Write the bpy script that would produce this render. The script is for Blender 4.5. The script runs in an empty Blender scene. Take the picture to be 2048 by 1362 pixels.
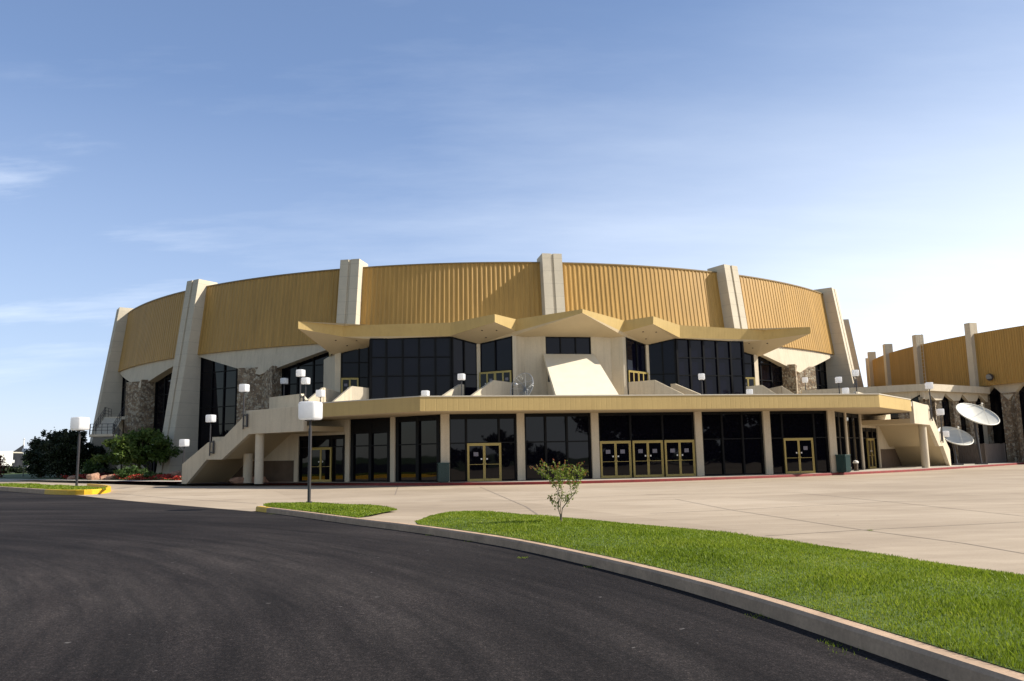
import bpy, math, random
import numpy as np
from mathutils import Vector, Matrix
random.seed(7); rng = np.random.default_rng(7)
C = bpy.context.scene.collection
R = math.radians
SUN_AZ, SUN_EL = -2.5, 38.0          # degrees from +X towards +Y, elevation
# ---------------------------------------------------------------- camera
W, H, F = 2048.0, 1362.0, 1600.0
PITCH = math.atan(230 / 1600); RHO = 0.019; CZ = 1.6
Xv = np.array([1.0, 0, 0]); FW = np.array([0, math.cos(PITCH), math.sin(PITCH)]); U0 = np.array([0, -math.sin(PITCH), math.cos(PITCH)])
RV = math.cos(RHO) * Xv - math.sin(RHO) * U0; UV = math.sin(RHO) * Xv + math.cos(RHO) * U0
CAM = np.array([0, 0, CZ])
def ray(px, py): return FW + RV * (px - W / 2) / F - UV * (py - H / 2) / F
def G(px, py, z=0.0):
    d = ray(px, py); return CAM + d * ((z - CZ) / d[2])
def AY(px, py, Y):
    d = ray(px, py); return CAM + d * (Y / d[1])
cam = bpy.data.cameras.new('camera'); cam.sensor_width = 36; cam.lens = F / W * 36; cam.clip_start = 0.1; cam.clip_end = 6000
co = bpy.data.objects.new('camera', cam); C.objects.link(co)
m = Matrix.Identity(4)
for i in range(3):
    m[i][0] = RV[i]; m[i][1] = UV[i]; m[i][2] = -FW[i]; m[i][3] = CAM[i]
co.matrix_world = m; bpy.context.scene.camera = co
# ---------------------------------------------------------------- building frame
TH = R(10.5); O = np.array([8.1, 49.0]); E1 = np.array([math.cos(TH), math.sin(TH)]); E2 = np.array([-math.sin(TH), math.cos(TH)])
def W2(s, t): p = O + E1 * s + E2 * t; return (float(p[0]), float(p[1]))
def loc(p): q = np.asarray(p)[:2] - O; return float(q @ E1), float(q @ E2)
# ---------------------------------------------------------------- materials
MATS = {}
def nodes_of(name):
    mt = bpy.data.materials.new(name); mt.use_nodes = True; nt = mt.node_tree; nt.nodes.clear()
    out = nt.nodes.new('ShaderNodeOutputMaterial'); b = nt.nodes.new('ShaderNodeBsdfPrincipled')
    nt.links.new(b.outputs[0], out.inputs[0]); MATS[name] = mt
    return mt, nt, b, out
def noise(nt, scale, detail=4, rough=.6, vec=None, stretch=None, obj=True):
    n = nt.nodes.new('ShaderNodeTexNoise'); n.inputs['Scale'].default_value = scale; n.inputs['Detail'].default_value = detail; n.inputs['Roughness'].default_value = rough
    if vec is None:
        tc = nt.nodes.new('ShaderNodeTexCoord'); vec = tc.outputs['Object']
    if stretch:
        mp = nt.nodes.new('ShaderNodeMapping'); mp.inputs['Scale'].default_value = stretch[:3]
        if len(stretch) > 3: mp.inputs['Rotation'].default_value = (0, 0, stretch[3])
        nt.links.new(vec, mp.inputs[0]); vec = mp.outputs[0]
    nt.links.new(vec, n.inputs['Vector']); return n.outputs['Fac']
def ramp(nt, fac, stops):
    r = nt.nodes.new('ShaderNodeValToRGB'); el = r.color_ramp.elements
    while len(el) < len(stops): el.new(.5)
    for e, (p, c) in zip(el, stops):
        e.position = p; e.color = (*c, 1) if len(c) == 3 else c
    nt.links.new(fac, r.inputs[0]); return r.outputs[0]
def mix(nt, a, b, fac, mode='MIX'):
    mx = nt.nodes.new('ShaderNodeMix'); mx.data_type = 'RGBA'; mx.blend_type = mode
    for idx, v in ((6, a), (7, b)):
        if isinstance(v, tuple): mx.inputs[idx].default_value = (*v, 1) if len(v) == 3 else v
        else: nt.links.new(v, mx.inputs[idx])
    if isinstance(fac, (int, float)): mx.inputs[0].default_value = fac
    else: nt.links.new(fac, mx.inputs[0])
    return mx.outputs[2]
def math_(nt, op, a, b=None, clamp=False):
    n = nt.nodes.new('ShaderNodeMath'); n.operation = op; n.use_clamp = clamp
    for i, v in enumerate((a, b)):
        if v is None: continue
        if isinstance(v, (int, float)): n.inputs[i].default_value = v
        else: nt.links.new(v, n.inputs[i])
    return n.outputs[0]
def bump(nt, b, h, strength, dist):
    n = nt.nodes.new('ShaderNodeBump'); n.inputs['Strength'].default_value = strength; n.inputs['Distance'].default_value = dist
    nt.links.new(h, n.inputs['Height']); nt.links.new(n.outputs[0], b.inputs['Normal'])
def v3(c, k): return tuple(min(1, x * k) for x in c)
def simple(name, col, rough=.7, var=.15, scale=3, fine=0, bmp=0, metal=0, spec=.5, stretch=None, streak=0):
    mt, nt, b, out = nodes_of(name)
    f = noise(nt, scale, 5, .65, stretch=stretch)
    c = ramp(nt, f, [(.3, v3(col, 1 - var)), (.7, v3(col, 1 + var))])
    if fine:
        f2 = noise(nt, fine, 3, .7); c = mix(nt, c, ramp(nt, f2, [(.35, (.8, .8, .8)), (.65, (1.1, 1.1, 1.1))]), .6, 'MULTIPLY')
        if bmp: bump(nt, b, f2, bmp, .01)
    if streak:
        f5 = noise(nt, 1.3, 6, .7, stretch=(2.5, 2.5, .16)); c = mix(nt, c, ramp(nt, f5, [(.30, (1 - streak, 1 - streak * 1.05, 1 - streak * 1.15)), (.52, (1, 1, 1))]), 1.0, 'MULTIPLY')
    nt.links.new(c, b.inputs['Base Color']); b.inputs['Roughness'].default_value = rough; b.inputs['Metallic'].default_value = metal
    b.inputs['Specular IOR Level'].default_value = spec
    return mt
GOLD = simple('gold_metal', (.43, .252, .066), .5, .14, .9, fine=0, spec=.35, stretch=(2.2, 2.2, .10))
FASC = simple('gold_fascia', (.50, .36, .145), .6, .06, .5, spec=.3, streak=.10)
# fascia: fine vertical standing seams
nt = FASC.node_tree; b = nt.nodes['Principled BSDF']
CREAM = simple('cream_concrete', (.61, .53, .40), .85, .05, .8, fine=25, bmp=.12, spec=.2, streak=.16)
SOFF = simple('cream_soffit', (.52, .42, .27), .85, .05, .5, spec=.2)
BOXM = simple('cream_roofing', (.70, .63, .49), .8, .05, 1.5, spec=.2)
CAP = simple('coping_metal', (.55, .5, .4), .5, .05, 2)
DARKM = simple('bronze_frame', (.005, .005, .006), .5, .1, 5, spec=.15)
BRASS = simple('gold_door_frame', (.42, .32, .10), .38, .06, 4, metal=.25)
POST = simple('dark_post', (.035, .032, .035), .45, .1, 8)
RED = simple('red_kerb_paint', (.20, .017, .013), .65, .25, 3, fine=14)
YEL = simple('yellow_kerb_paint', (.72, .42, .012), .55, .1, 5, fine=18)
KERB = simple('kerb_concrete', (.46, .315, .205), .85, .22, 2.5, fine=30, bmp=.3)
WHITE = simple('white_wall', (.80, .78, .74), .7, .03, 2)
BIN = simple('green_bin', (.012, .045, .042), .4, .1, 5)
WOOD = simple('grey_boards', (.13, .105, .09), .85, .35, 3, stretch=(6, 6, .6), fine=20)
ROCK = simple('sandstone', (.36, .21, .14), .9, .35, 4, fine=12, bmp=.6)
BARK = simple('bark', (.10, .075, .055), .9, .3, 20, stretch=(1, 1, .3))
MYBARK = simple('pale_bark', (.26, .20, .15), .8, .35, 18)
PAPER = simple('notice_paper', (.20, .19, .23), .8, .1, 20)
MULCH = simple('mulch', (.045, .03, .022), .95, .4, 4, fine=25)
BACKW = simple('shaded_base_wall', (.11, .075, .05), .9, .2, 1.5)  # dark base wall; shade beneath the stairs is put into its brown
DECKM = simple('deck_concrete', (.5, .44, .35), .9, .1, 1)
DISH = simple('dish_paint', (.62, .60, .53), .5, .07, 2.5)
MESHM = simple('dish_wire', (.18, .19, .19), .45, .1, 4, metal=.6)
STEEL = simple('galvanised_steel', (.4, .41, .42), .4, .1, 5, metal=.7)
BLACKW = simple('black_opening', (.006, .006, .007), .5, .1, 3)
def mk_butt():
    mt, nt, b, out = nodes_of('buttress_panel')
    f = noise(nt, .9, 5, .65); c = ramp(nt, f, [(.3, (.53, .47, .365)), (.7, (.60, .53, .41))])
    f2 = noise(nt, 22, 3, .7); c = mix(nt, c, ramp(nt, f2, [(.3, (.85, .85, .85)), (.7, (1.06, 1.06, 1.06))]), .6, 'MULTIPLY')
    tc = nt.nodes.new('ShaderNodeTexCoord'); sp = nt.nodes.new('ShaderNodeSeparateXYZ'); nt.links.new(tc.outputs['Object'], sp.inputs[0])
    z = math_(nt, 'FRACT', math_(nt, 'DIVIDE', sp.outputs[2], 1.22)); ln = math_(nt, 'LESS_THAN', z, .035)
    c = mix(nt, c, (.32, .285, .225), math_(nt, 'MULTIPLY', ln, .45)); nt.links.new(c, b.inputs['Base Color']); b.inputs['Roughness'].default_value = .85
    bump(nt, b, f2, .15, .01); b.inputs['Specular IOR Level'].default_value = .2
    return mt
BUTT = mk_butt()
def mk_stone():
    mt, nt, b, out = nodes_of('rubble_stone')
    tc = nt.nodes.new('ShaderNodeTexCoord'); vo = nt.nodes.new('ShaderNodeTexVoronoi'); vo.inputs['Scale'].default_value = 4.8
    nt.links.new(tc.outputs['Object'], vo.inputs['Vector'])
    ve = nt.nodes.new('ShaderNodeTexVoronoi'); ve.feature = 'DISTANCE_TO_EDGE'; ve.inputs['Scale'].default_value = 4.8; nt.links.new(tc.outputs['Object'], ve.inputs['Vector'])
    sp = nt.nodes.new('ShaderNodeSeparateColor'); nt.links.new(vo.outputs['Color'], sp.inputs[0])
    c = ramp(nt, sp.outputs[0], [(0, (.14, .105, .07)), (.35, (.27, .185, .11)), (.65, (.37, .295, .195)), (1, (.47, .42, .32))])
    c = mix(nt, c, (.16, .135, .11), ramp(nt, ve.outputs['Distance'], [(.02, (1, 1, 1)), (.07, (0, 0, 0))]))
    nt.links.new(c, b.inputs['Base Color']); b.inputs['Roughness'].default_value = .9; bump(nt, b, ve.outputs['Distance'], .8, .08)
    return mt
STONE = mk_stone()
def mk_glass(name, col, spec, wav=.02, rough=.02):
    mt, nt, b, out = nodes_of(name)
    b.inputs['Base Color'].default_value = (*col, 1); b.inputs['Roughness'].default_value = rough; b.inputs['Specular IOR Level'].default_value = spec
    f = noise(nt, .45, 2, .5); bump(nt, b, f, wav, .3)
    return mt
GLASS = mk_glass('tinted_glass', (.003, .003, .006), .26)
GLASSU = mk_glass('tinted_glass_upper', (.004, .004, .011), .19)
def mk_asphalt():
    mt, nt, b, out = nodes_of('asphalt')
    # polar coordinates about the centre of the bend, so that wear follows the way cars turn
    tc = nt.nodes.new('ShaderNodeTexCoord'); sp = nt.nodes.new('ShaderNodeSeparateXYZ'); nt.links.new(tc.outputs['Object'], sp.inputs[0])
    dx, dy = math_(nt, 'SUBTRACT', sp.outputs[0], -23.0), math_(nt, 'SUBTRACT', sp.outputs[1], -1.0)
    rr = math_(nt, 'SQRT', math_(nt, 'ADD', math_(nt, 'MULTIPLY', dx, dx), math_(nt, 'MULTIPLY', dy, dy))); an = math_(nt, 'MULTIPLY', math_(nt, 'ARCTAN2', dy, dx), 4.0)
    cv = nt.nodes.new('ShaderNodeCombineXYZ'); nt.links.new(rr, cv.inputs[0]); nt.links.new(an, cv.inputs[1]); pv = cv.outputs[0]
    f = noise(nt, .55, 6, .6, vec=pv, stretch=(.8, 1.1, 1)); c = ramp(nt, f, [(.34, (.0125, .0108, .0108)), (.5, (.0200, .0176, .0174)), (.68, (.034, .0302, .0292))])
    g = noise(nt, 1.5, 7, .78, vec=pv, stretch=(1.6, .8, 1)); c = mix(nt, c, ramp(nt, g, [(.33, (.55, .54, .54)), (.67, (1.62, 1.54, 1.48))]), .9, 'MULTIPLY')
    tr = noise(nt, 1.1, 2, .4, vec=pv, stretch=(1, .03, 1)); c = mix(nt, c, ramp(nt, tr, [(.38, (.55, .55, .56)), (.47, (1, 1, 1)), (.6, (1, 1, 1)), (.7, (1.25, 1.22, 1.2))]), .5, 'MULTIPLY')
    f3 = noise(nt, 16, 4, .8); c = mix(nt, c, ramp(nt, f3, [(.34, (.6, .6, .6)), (.52, (1, 1, 1)), (.68, (1.9, 1.85, 1.8))]), .75, 'MULTIPLY')
    f2 = noise(nt, 60, 2, .8); c = mix(nt, c, ramp(nt, f2, [(.35, (.5, .5, .5)), (.58, (1.15, 1.15, 1.15)), (.70, (3.4, 3.3, 3.2))]), .8, 'MULTIPLY')
    f4 = noise(nt, 7, 2, .5); c = mix(nt, c, (.13, .12, .115), ramp(nt, f4, [(.74, (0, 0, 0)), (.76, (.8, .8, .8))]))
    nt.links.new(c, b.inputs['Base Color']); b.inputs['Roughness'].default_value = .92
    b.inputs['Specular IOR Level'].default_value = .12
    bump(nt, b, f2, .6, .008)
    return mt
ASPH = mk_asphalt()
def mk_plaza():
    mt, nt, b, out = nodes_of('plaza_concrete')
    f = noise(nt, .10, 6, .6, stretch=(1, 2.2, 1)); c = ramp(nt, f, [(.3, (.335, .268, .195)), (.5, (.405, .328, .242)), (.72, (.465, .385, .292))])
    # cast slabs differ a little in tone
    tc = nt.nodes.new('ShaderNodeTexCoord'); mp = nt.nodes.new('ShaderNodeMapping'); mp.inputs['Rotation'].default_value = (0, 0, R(-21)); mp.inputs['Scale'].default_value = (.145, .145, .145); nt.links.new(tc.outputs['Object'], mp.inputs[0])
    vo = nt.nodes.new('ShaderNodeTexVoronoi'); vo.distance = 'CHEBYCHEV'; vo.inputs['Scale'].default_value = 1; vo.inputs['Randomness'].default_value = 0; nt.links.new(mp.outputs[0], vo.inputs['Vector'])
    sp = nt.nodes.new('ShaderNodeSeparateColor'); nt.links.new(vo.outputs['Color'], sp.inputs[0]); c = mix(nt, c, ramp(nt, sp.outputs[0], [(0, (.90, .89, .88)), (1, (1.07, 1.07, 1.07))]), 1.0, 'MULTIPLY')
    g = noise(nt, .7, 6, .7, stretch=(.6, 2.5, 1)); c = mix(nt, c, ramp(nt, g, [(.3, (.82, .80, .78)), (.7, (1.1, 1.1, 1.1))]), .8, 'MULTIPLY')
    f2 = noise(nt, 30, 3, .7); c = mix(nt, c, ramp(nt, f2, [(.3, (.86, .86, .86)), (.7, (1.1, 1.1, 1.1))]), .6, 'MULTIPLY')
    s = noise(nt, .45, 4, .55); c = mix(nt, c, (.22, .17, .125), ramp(nt, s, [(.62, (0, 0, 0)), (.74, (.5, .5, .5))]))
    s2 = noise(nt, 5, 2, .5); c = mix(nt, c, (.10, .08, .065), ramp(nt, s2, [(.73, (0, 0, 0)), (.76, (.6, .6, .6))]))
    nt.links.new(c, b.inputs['Base Color']); b.inputs['Roughness'].default_value = .85; b.inputs['Specular IOR Level'].default_value = .25
    bump(nt, b, f2, .2, .01)
    return mt
PLAZA = mk_plaza()
WALK = simple('walk_concrete', (.44, .40, .33), .85, .1, .8, fine=20)
JOINT = simple('joint_tar', (.22, .175, .135), .9, .3, 2)
def mk_leaf(name, stops, trans=.25, scale=.6, rough=.5):
    mt, nt, b, out = nodes_of(name)
    oi = nt.nodes.new('ShaderNodeNewGeometry'); f = noise(nt, scale, 3, .6)
    f3 = math_(nt, 'ADD', math_(nt, 'MULTIPLY', oi.outputs['Random Per Island'], .5), math_(nt, 'MULTIPLY', math_(nt, 'ADD', math_(nt, 'MULTIPLY', math_(nt, 'SUBTRACT', f, .5), 1.7), .5), .5))
    c = ramp(nt, f3, stops)
    nt.links.new(c, b.inputs['Base Color']); b.inputs['Roughness'].default_value = rough; b.inputs['Specular IOR Level'].default_value = .3
    tr = nt.nodes.new('ShaderNodeBsdfTranslucent'); nt.links.new(c, tr.inputs[0]); ms = nt.nodes.new('ShaderNodeMixShader'); ms.inputs[0].default_value = trans
    nt.links.new(b.outputs[0], ms.inputs[1]); nt.links.new(tr.outputs[0], ms.inputs[2]); nt.links.new(ms.outputs[0], out.inputs[0])
    return mt
L_GRASS = mk_leaf('grass_blade', [(.15, (.115, .170, .010)), (.5, (.205, .280, .018)), (.75, (.29, .345, .034)), (.95, (.40, .37, .11))], .45, .7)
L_TREE = mk_leaf('broad_leaf', [(.2, (.045, .085, .014)), (.55, (.095, .15, .026)), (.9, (.17, .21, .05))], .4)
L_JUN = mk_leaf('juniper_needles', [(.2, (.010, .018, .009)), (.6, (.022, .034, .014)), (.95, (.045, .055, .02))], .1)
L_SHR = mk_leaf('low_shrub_leaf', [(.2, (.03, .06, .012)), (.6, (.055, .10, .02)), (.95, (.09, .14, .03))], .25)
L_MYR = mk_leaf('myrtle_leaf', [(.1, (.10, .15, .016)), (.5, (.19, .25, .03)), (.9, (.30, .32, .06))], .45)
L_MYRR = mk_leaf('myrtle_red_leaf', [(.1, (.20, .045, .02)), (.5, (.28, .08, .03)), (.9, (.26, .14, .05))], .3)
L_RED = mk_leaf('red_flower', [(.1, (.20, .012, .012)), (.5, (.36, .03, .02)), (.9, (.40, .07, .03))], .2, 2)
L_RDL = mk_leaf('red_leaf', [(.1, (.06, .012, .012)), (.5, (.11, .02, .018)), (.9, (.17, .04, .03))], .2)
L_FAR = mk_leaf('far_leaf', [(.1, (.035, .062, .02)), (.5, (.06, .10, .028)), (.9, (.09, .13, .04))], .2)
LAWN = simple('lawn_green', (.05, .085, .014), .95, .3, .6, fine=9)
TURF = simple('turf_soil', (.075, .115, .014), .95, .35, 2, fine=14)
def mk_lampglass():
    mt, nt, b, out = nodes_of('white_acrylic')
    b.inputs['Base Color'].default_value = (.86, .86, .87, 1); b.inputs['Roughness'].default_value = .25
    f = noise(nt, 4, 3, .5); c = ramp(nt, f, [(.3, (.80, .80, .81)), (.7, (.87, .87, .88))]); nt.links.new(c, b.inputs['Base Color'])
    tr = nt.nodes.new('ShaderNodeBsdfTranslucent'); tr.inputs[0].default_value = (.92, .92, .92, 1); ms = nt.nodes.new('ShaderNodeMixShader'); ms.inputs[0].default_value = .5
    nt.links.new(b.outputs[0], ms.inputs[1]); nt.links.new(tr.outputs[0], ms.inputs[2]); nt.links.new(ms.outputs[0], out.inputs[0])
    return mt
ACRYL = mk_lampglass()
# ---------------------------------------------------------------- mesh helpers
class MB:
    def __init__(s): s.v = []; s.f = []
    def face(s, *pts):
        n = len(s.v); s.v += [tuple(map(float, p)) for p in pts]; s.f.append(tuple(range(n, n + len(pts)))); return s
    def box(s, c, size, rz=0.0):
        x, y, z = size[0] / 2, size[1] / 2, size[2] / 2; n = len(s.v); cc, ss = math.cos(rz), math.sin(rz)
        for dz in (-z, z):
            for dx, dy in ((-x, -y), (x, -y), (x, y), (-x, y)):
                s.v.append((c[0] + dx * cc - dy * ss, c[1] + dx * ss + dy * cc, c[2] + dz))
        s.f += [tuple(n + i for i in q) for q in ((3, 2, 1, 0), (4, 5, 6, 7), (0, 1, 5, 4), (1, 2, 6, 5), (2, 3, 7, 6), (3, 0, 4, 7))]; return s
    def prism(s, poly, z0, z1):      # poly: list of (x,y) counter-clockwise; z0/z1 number or list
        k = len(poly); n = len(s.v); a = z0 if isinstance(z0, (list, tuple)) else [z0] * k; b = z1 if isinstance(z1, (list, tuple)) else [z1] * k
        s.v += [(p[0], p[1], z) for p, z in zip(poly, a)] + [(p[0], p[1], z) for p, z in zip(poly, b)]
        s.f.append(tuple(n + i for i in reversed(range(k)))); s.f.append(tuple(n + k + i for i in range(k)))
        for i in range(k):
            j = (i + 1) % k; s.f.append((n + i, n + j, n + k + j, n + k + i))
        return s
    def loft(s, A, B, cap=True):      # two equal loops of 3D points
        k = len(A); n = len(s.v); s.v += [tuple(map(float, p)) for p in A] + [tuple(map(float, p)) for p in B]
        for i in range(k):
            j = (i + 1) % k; s.f.append((n + i, n + j, n + k + j, n + k + i))
        if cap: s.f.append(tuple(n + i for i in reversed(range(k)))); s.f.append(tuple(n + k + i for i in range(k)))
        return s
    def wall(s, p0, p1, th, z0, z1):  # thin wall between two plan points; z0,z1 = (at p0, at p1)
        p0 = np.array(p0[:2], float); p1 = np.array(p1[:2], float); d = p1 - p0; d /= np.linalg.norm(d); nrm = np.array([-d[1], d[0]]) * th / 2
        if not isinstance(z0, (list, tuple)): z0 = (z0, z0)
        if not isinstance(z1, (list, tuple)): z1 = (z1, z1)
        return s.prism([p0 - nrm, p1 - nrm, p1 + nrm, p0 + nrm], [z0[0], z0[1], z0[1], z0[0]], [z1[0], z1[1], z1[1], z1[0]])
    def tube(s, pts, rad, k=6):
        pts = [np.array(p, float) for p in pts]; rads = rad if isinstance(rad, (list, tuple)) else [rad] * len(pts); n0 = len(s.v)
        for i, p in enumerate(pts):
            d = pts[min(i + 1, len(pts) - 1)] - pts[max(i - 1, 0)]; d /= (np.linalg.norm(d) + 1e-9)
            a = np.cross(d, [0, 0, 1.0]) if abs(d[2]) < .95 else np.cross(d, [1.0, 0, 0]); a /= np.linalg.norm(a); b2 = np.cross(d, a)
            for j in range(k):
                an = 2 * math.pi * j / k; s.v.append(tuple(p + (a * math.cos(an) + b2 * math.sin(an)) * rads[i]))
        for i in range(len(pts) - 1):
            for j in range(k):
                q = (j + 1) % k; s.f.append((n0 + i * k + j, n0 + i * k + q, n0 + (i + 1) * k + q, n0 + (i + 1) * k + j))
        s.f.append(tuple(n0 + j for j in reversed(range(k)))); e = n0 + (len(pts) - 1) * k; s.f.append(tuple(e + j for j in range(k)))
        return s
    def build(s, name, mat, parent=None, smooth=False, bevel=0, loc_=None):
        me = bpy.data.meshes.new(name); me.from_pydata(s.v, [], s.f); me.materials.append(mat); me.update()
        ob = bpy.data.objects.new(name, me); C.objects.link(ob)
        if parent: ob.parent = parent
        if loc_: ob.location = loc_
        if smooth: me.polygons.foreach_set('use_smooth', [True] * len(me.polygons))
        if bevel:
            bv = ob.modifiers.new('bevel', 'BEVEL'); bv.width = bevel; bv.segments = 2; bv.limit_method = 'ANGLE'; bv.angle_limit = R(40)
        return ob
def npmesh(name, verts, nper, mat, parent=None, smooth=False):   # verts (n*nper,3): independent polygons of nper corners
    n = len(verts); me = bpy.data.meshes.new(name); me.vertices.add(n); me.vertices.foreach_set('co', np.ascontiguousarray(verts, np.float32).ravel())
    me.loops.add(n); me.loops.foreach_set('vertex_index', np.arange(n, dtype=np.int32))
    me.polygons.add(n // nper); me.polygons.foreach_set('loop_start', np.arange(0, n, nper, dtype=np.int32)); me.update(calc_edges=True); me.validate()
    me.materials.append(mat); ob = bpy.data.objects.new(name, me); C.objects.link(ob)
    if parent: ob.parent = parent
    return ob
def tag(o, label=None, cat=None, group=None, kind=None):
    if label: o['label'] = label
    if cat: o['category'] = cat
    if group: o['group'] = group
    if kind: o['kind'] = kind
    return o
def empty(name, p, rz=0.0, label=None, cat=None, group=None):
    o = bpy.data.objects.new(name, None); o.empty_display_size = .3; o.location = p; o.rotation_euler = (0, 0, rz); C.objects.link(o); return tag(o, label, cat, group)
def copy_tree(o, parent=None):
    c = o.copy(); C.objects.link(c); c.parent = parent
    for ch in list(o.children): copy_tree(ch, c)
    return c
def struct(o): o['kind'] = 'structure'; return o
# ---------------------------------------------------------------- ground
def poly_sheet(name, pts, z, mat):
    return struct(MB().face(*[(p[0], p[1], z) for p in pts]).build(name, mat))
big = [(3000 * math.cos(a), 3000 * math.sin(a)) for a in np.linspace(0, 2 * math.pi, 48, endpoint=False)]
poly_sheet('ground', big, -.03, LAWN)
poly_sheet('plaza', [(-160, -25), (140, -25), (140, 110), (-160, 110)], 0.0, PLAZA)
jm = MB()
def line_px(mb, pts, w, z=.004, zp=0.0):
    q = [G(x, y, zp)[:2] for x, y in pts]
    for a, b_ in zip(q[:-1], q[1:]):
        d = (b_ - a) / np.linalg.norm(b_ - a); n_ = np.array([-d[1], d[0]]) * w / 2
        mb.face((*(a - n_), z), (*(b_ - n_), z), (*(b_ + n_), z), (*(a + n_), z))
for pts, w in [([(960, 974), (1052, 1013.5), (1076, 1030)], .05), ([(880, 1001.5), (1049, 1001.5), (1240, 991), (1588, 985)], .05), ([(1300, 1027), (1462, 1020), (1776, 1003.5), (2048, 998)], .035),
               ([(1530, 1072), (1730, 1059.7), (2048, 1044)], .03), ([(1350, 998), (1462, 1020), (1725, 1060), (1929, 1087), (2100, 1116)], .03), ([(1588, 985), (1776, 1003.5), (2048, 1032.5)], .03),
               ([(796, 973.5), (790, 990)], .05), ([(222, 986), (342, 997), (513, 1007)], .07), ([(1240, 1000), (1350, 998)], .03)]:
    line_px(jm, pts, w)
struct(jm.build('expansion_joint', JOINT))
# kerb of the near island and the road
KB = [(511, 1022.5), (600, 1034), (699, 1048.5), (851, 1068), (1022, 1095.5), (1192, 1135), (1350, 1176), (1520, 1228), (1691, 1288), (1895, 1361)]
kb = [G(x, y)[:2] for x, y in KB]; kb = [np.array(p) for p in kb]; kb.append(kb[-1] + (kb[-1] - kb[-2]) * 1.6); kb.append(kb[-1] + np.array([.9, -4.0])); kb.append(kb[-1] + np.array([.3, -14.0]))
def resample(P, n):
    P = np.array(P, float); d = np.r_[0, np.cumsum(np.linalg.norm(np.diff(P, axis=0), axis=1))]; t = np.linspace(0, d[-1], n)
    return np.stack([np.interp(t, d, P[:, i]) for i in range(P.shape[1])], 1)
def smooth_line(P, n, it=6):
    Q = resample(P, n)
    for _ in range(it):
        Q[1:-1] = (Q[:-2] + 2 * Q[1:-1] + Q[2:]) / 4
    return Q
def sweep_kerb(name, line, h, w, mat, side=1, z0=-.01, jitter=0.0):
    line = np.array(line); d = np.gradient(line, axis=0); d /= np.linalg.norm(d, axis=1)[:, None]; n_ = np.stack([-d[:, 1], d[:, 0]], 1) * side
    mb = MB(); prof = [(0, z0), (.012, h - .03), (.04, h), (w, h), (w, z0)]; k = len(prof)
    for p, nn in zip(line, n_):
        for o_, z in prof: mb.v.append((p[0] + nn[0] * o_, p[1] + nn[1] * o_, z))
    for i in range(len(line) - 1):
        for j in range(k - 1):
            mb.f.append((i * k + j, (i + 1) * k + j, (i + 1) * k + j + 1, i * k + j + 1))
    mb.f.append(tuple(range(k))); e = (len(line) - 1) * k; mb.f.append(tuple(e + j for j in reversed(range(k))))
    return struct(mb.build(name, mat)), line + n_ * w
kline = smooth_line(kb, 90)
ke = next(i for i, p in enumerate(kline) if np.linalg.norm(p - kline[0]) > .55)
_, kin = sweep_kerb('kerb', kline[ke:], .15, .17, KERB, 1)
sweep_kerb('painted_kerb', kline[:ke + 1], .153, .173, YEL, 1)
tmp_, kin_all = sweep_kerb('kerb', kline, .15, .17, KERB, 1); bpy.data.objects.remove(tmp_)
# left island kerb
LI = [(-160, 968), (0, 981.5), (95, 989), (150, 990.5), (185, 990), (210, 987.5), (222, 984), (222.5, 980.5), (210, 977.5), (180, 975.5)]
li = [G(x, y)[:2] for x, y in LI]
lline = smooth_line(li, 90, 4)
li_in_z = .26
iy = next(i for i, p in enumerate(lline) if p[0] > G(92, 988)[0])
sweep_kerb('kerb', lline[:iy + 1], li_in_z, .2, KERB, 1); sweep_kerb('painted_kerb', lline[iy:], li_in_z + .003, .203, YEL, 1)
tmp_, lin_in = sweep_kerb('kerb', lline, .2, .2, KERB, 1); bpy.data.objects.remove(tmp_)
# road sheet
edge = [tuple(p) for p in lline[:iy + 6]] + [tuple(G(x, y)[:2]) for x, y in ((220, 998), (300, 1005.5), (400, 1014), (505, 1023))] + [tuple(p) for p in kline]
road = [(-160, edge[0][1])] + edge + [(edge[-1][0], -24), (-160, -24)]
poly_sheet('road', road, .004, ASPH)
# front walk with its kerb
KF = [(-260, 957), (0, 962), (190, 965.5), (300, 967), (480, 969), (640, 970.8), (800, 971.5), (950, 971), (1100, 969), (1200, 966.5), (1350, 962.5), (1500, 957.5), (1650, 951.5), (1760, 946.5), (1860, 941), (1950, 935), (2048, 928.5), (2140, 922)]
kf = smooth_line([G(x, y)[:2] for x, y in KF], 120, 4)
ired = next(i for i, p in enumerate(kf) if p[0] > G(192, 965.5)[0])
sweep_kerb('kerb', kf[:ired + 1], .15, .2, WALK, 1); sweep_kerb('painted_kerb', kf[ired:], .153, .14, RED, 1)
poly_sheet('front_walk', [tuple(p) for p in (kf[ired:] + np.array([0, .05]))] + [(75, 95), W2(40, 30), W2(-34, 30)], .149, WALK)
poly_sheet('garden_ground', [tuple(p) for p in (kf[:ired + 26] + np.array([0, .1]))] + [W2(-29.2, 10.6), W2(-29, 40), (-60, 150), (-200, 150)], .143, MULCH)
poly_sheet('walkway', [tuple(p) for p in (kf[:ired + 26] + np.array([0, .16]))] + [tuple(p) for p in (kf[:ired + 26] + np.array([0, 2.2]))][::-1], .157, WALK)
poly_sheet('lawn', [tuple(p) for p in (kf[:ired - 6] + np.array([0, 2.0]))] + [(-44, 78), (-60, 150), (-200, 150)], .158, LAWN)
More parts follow.
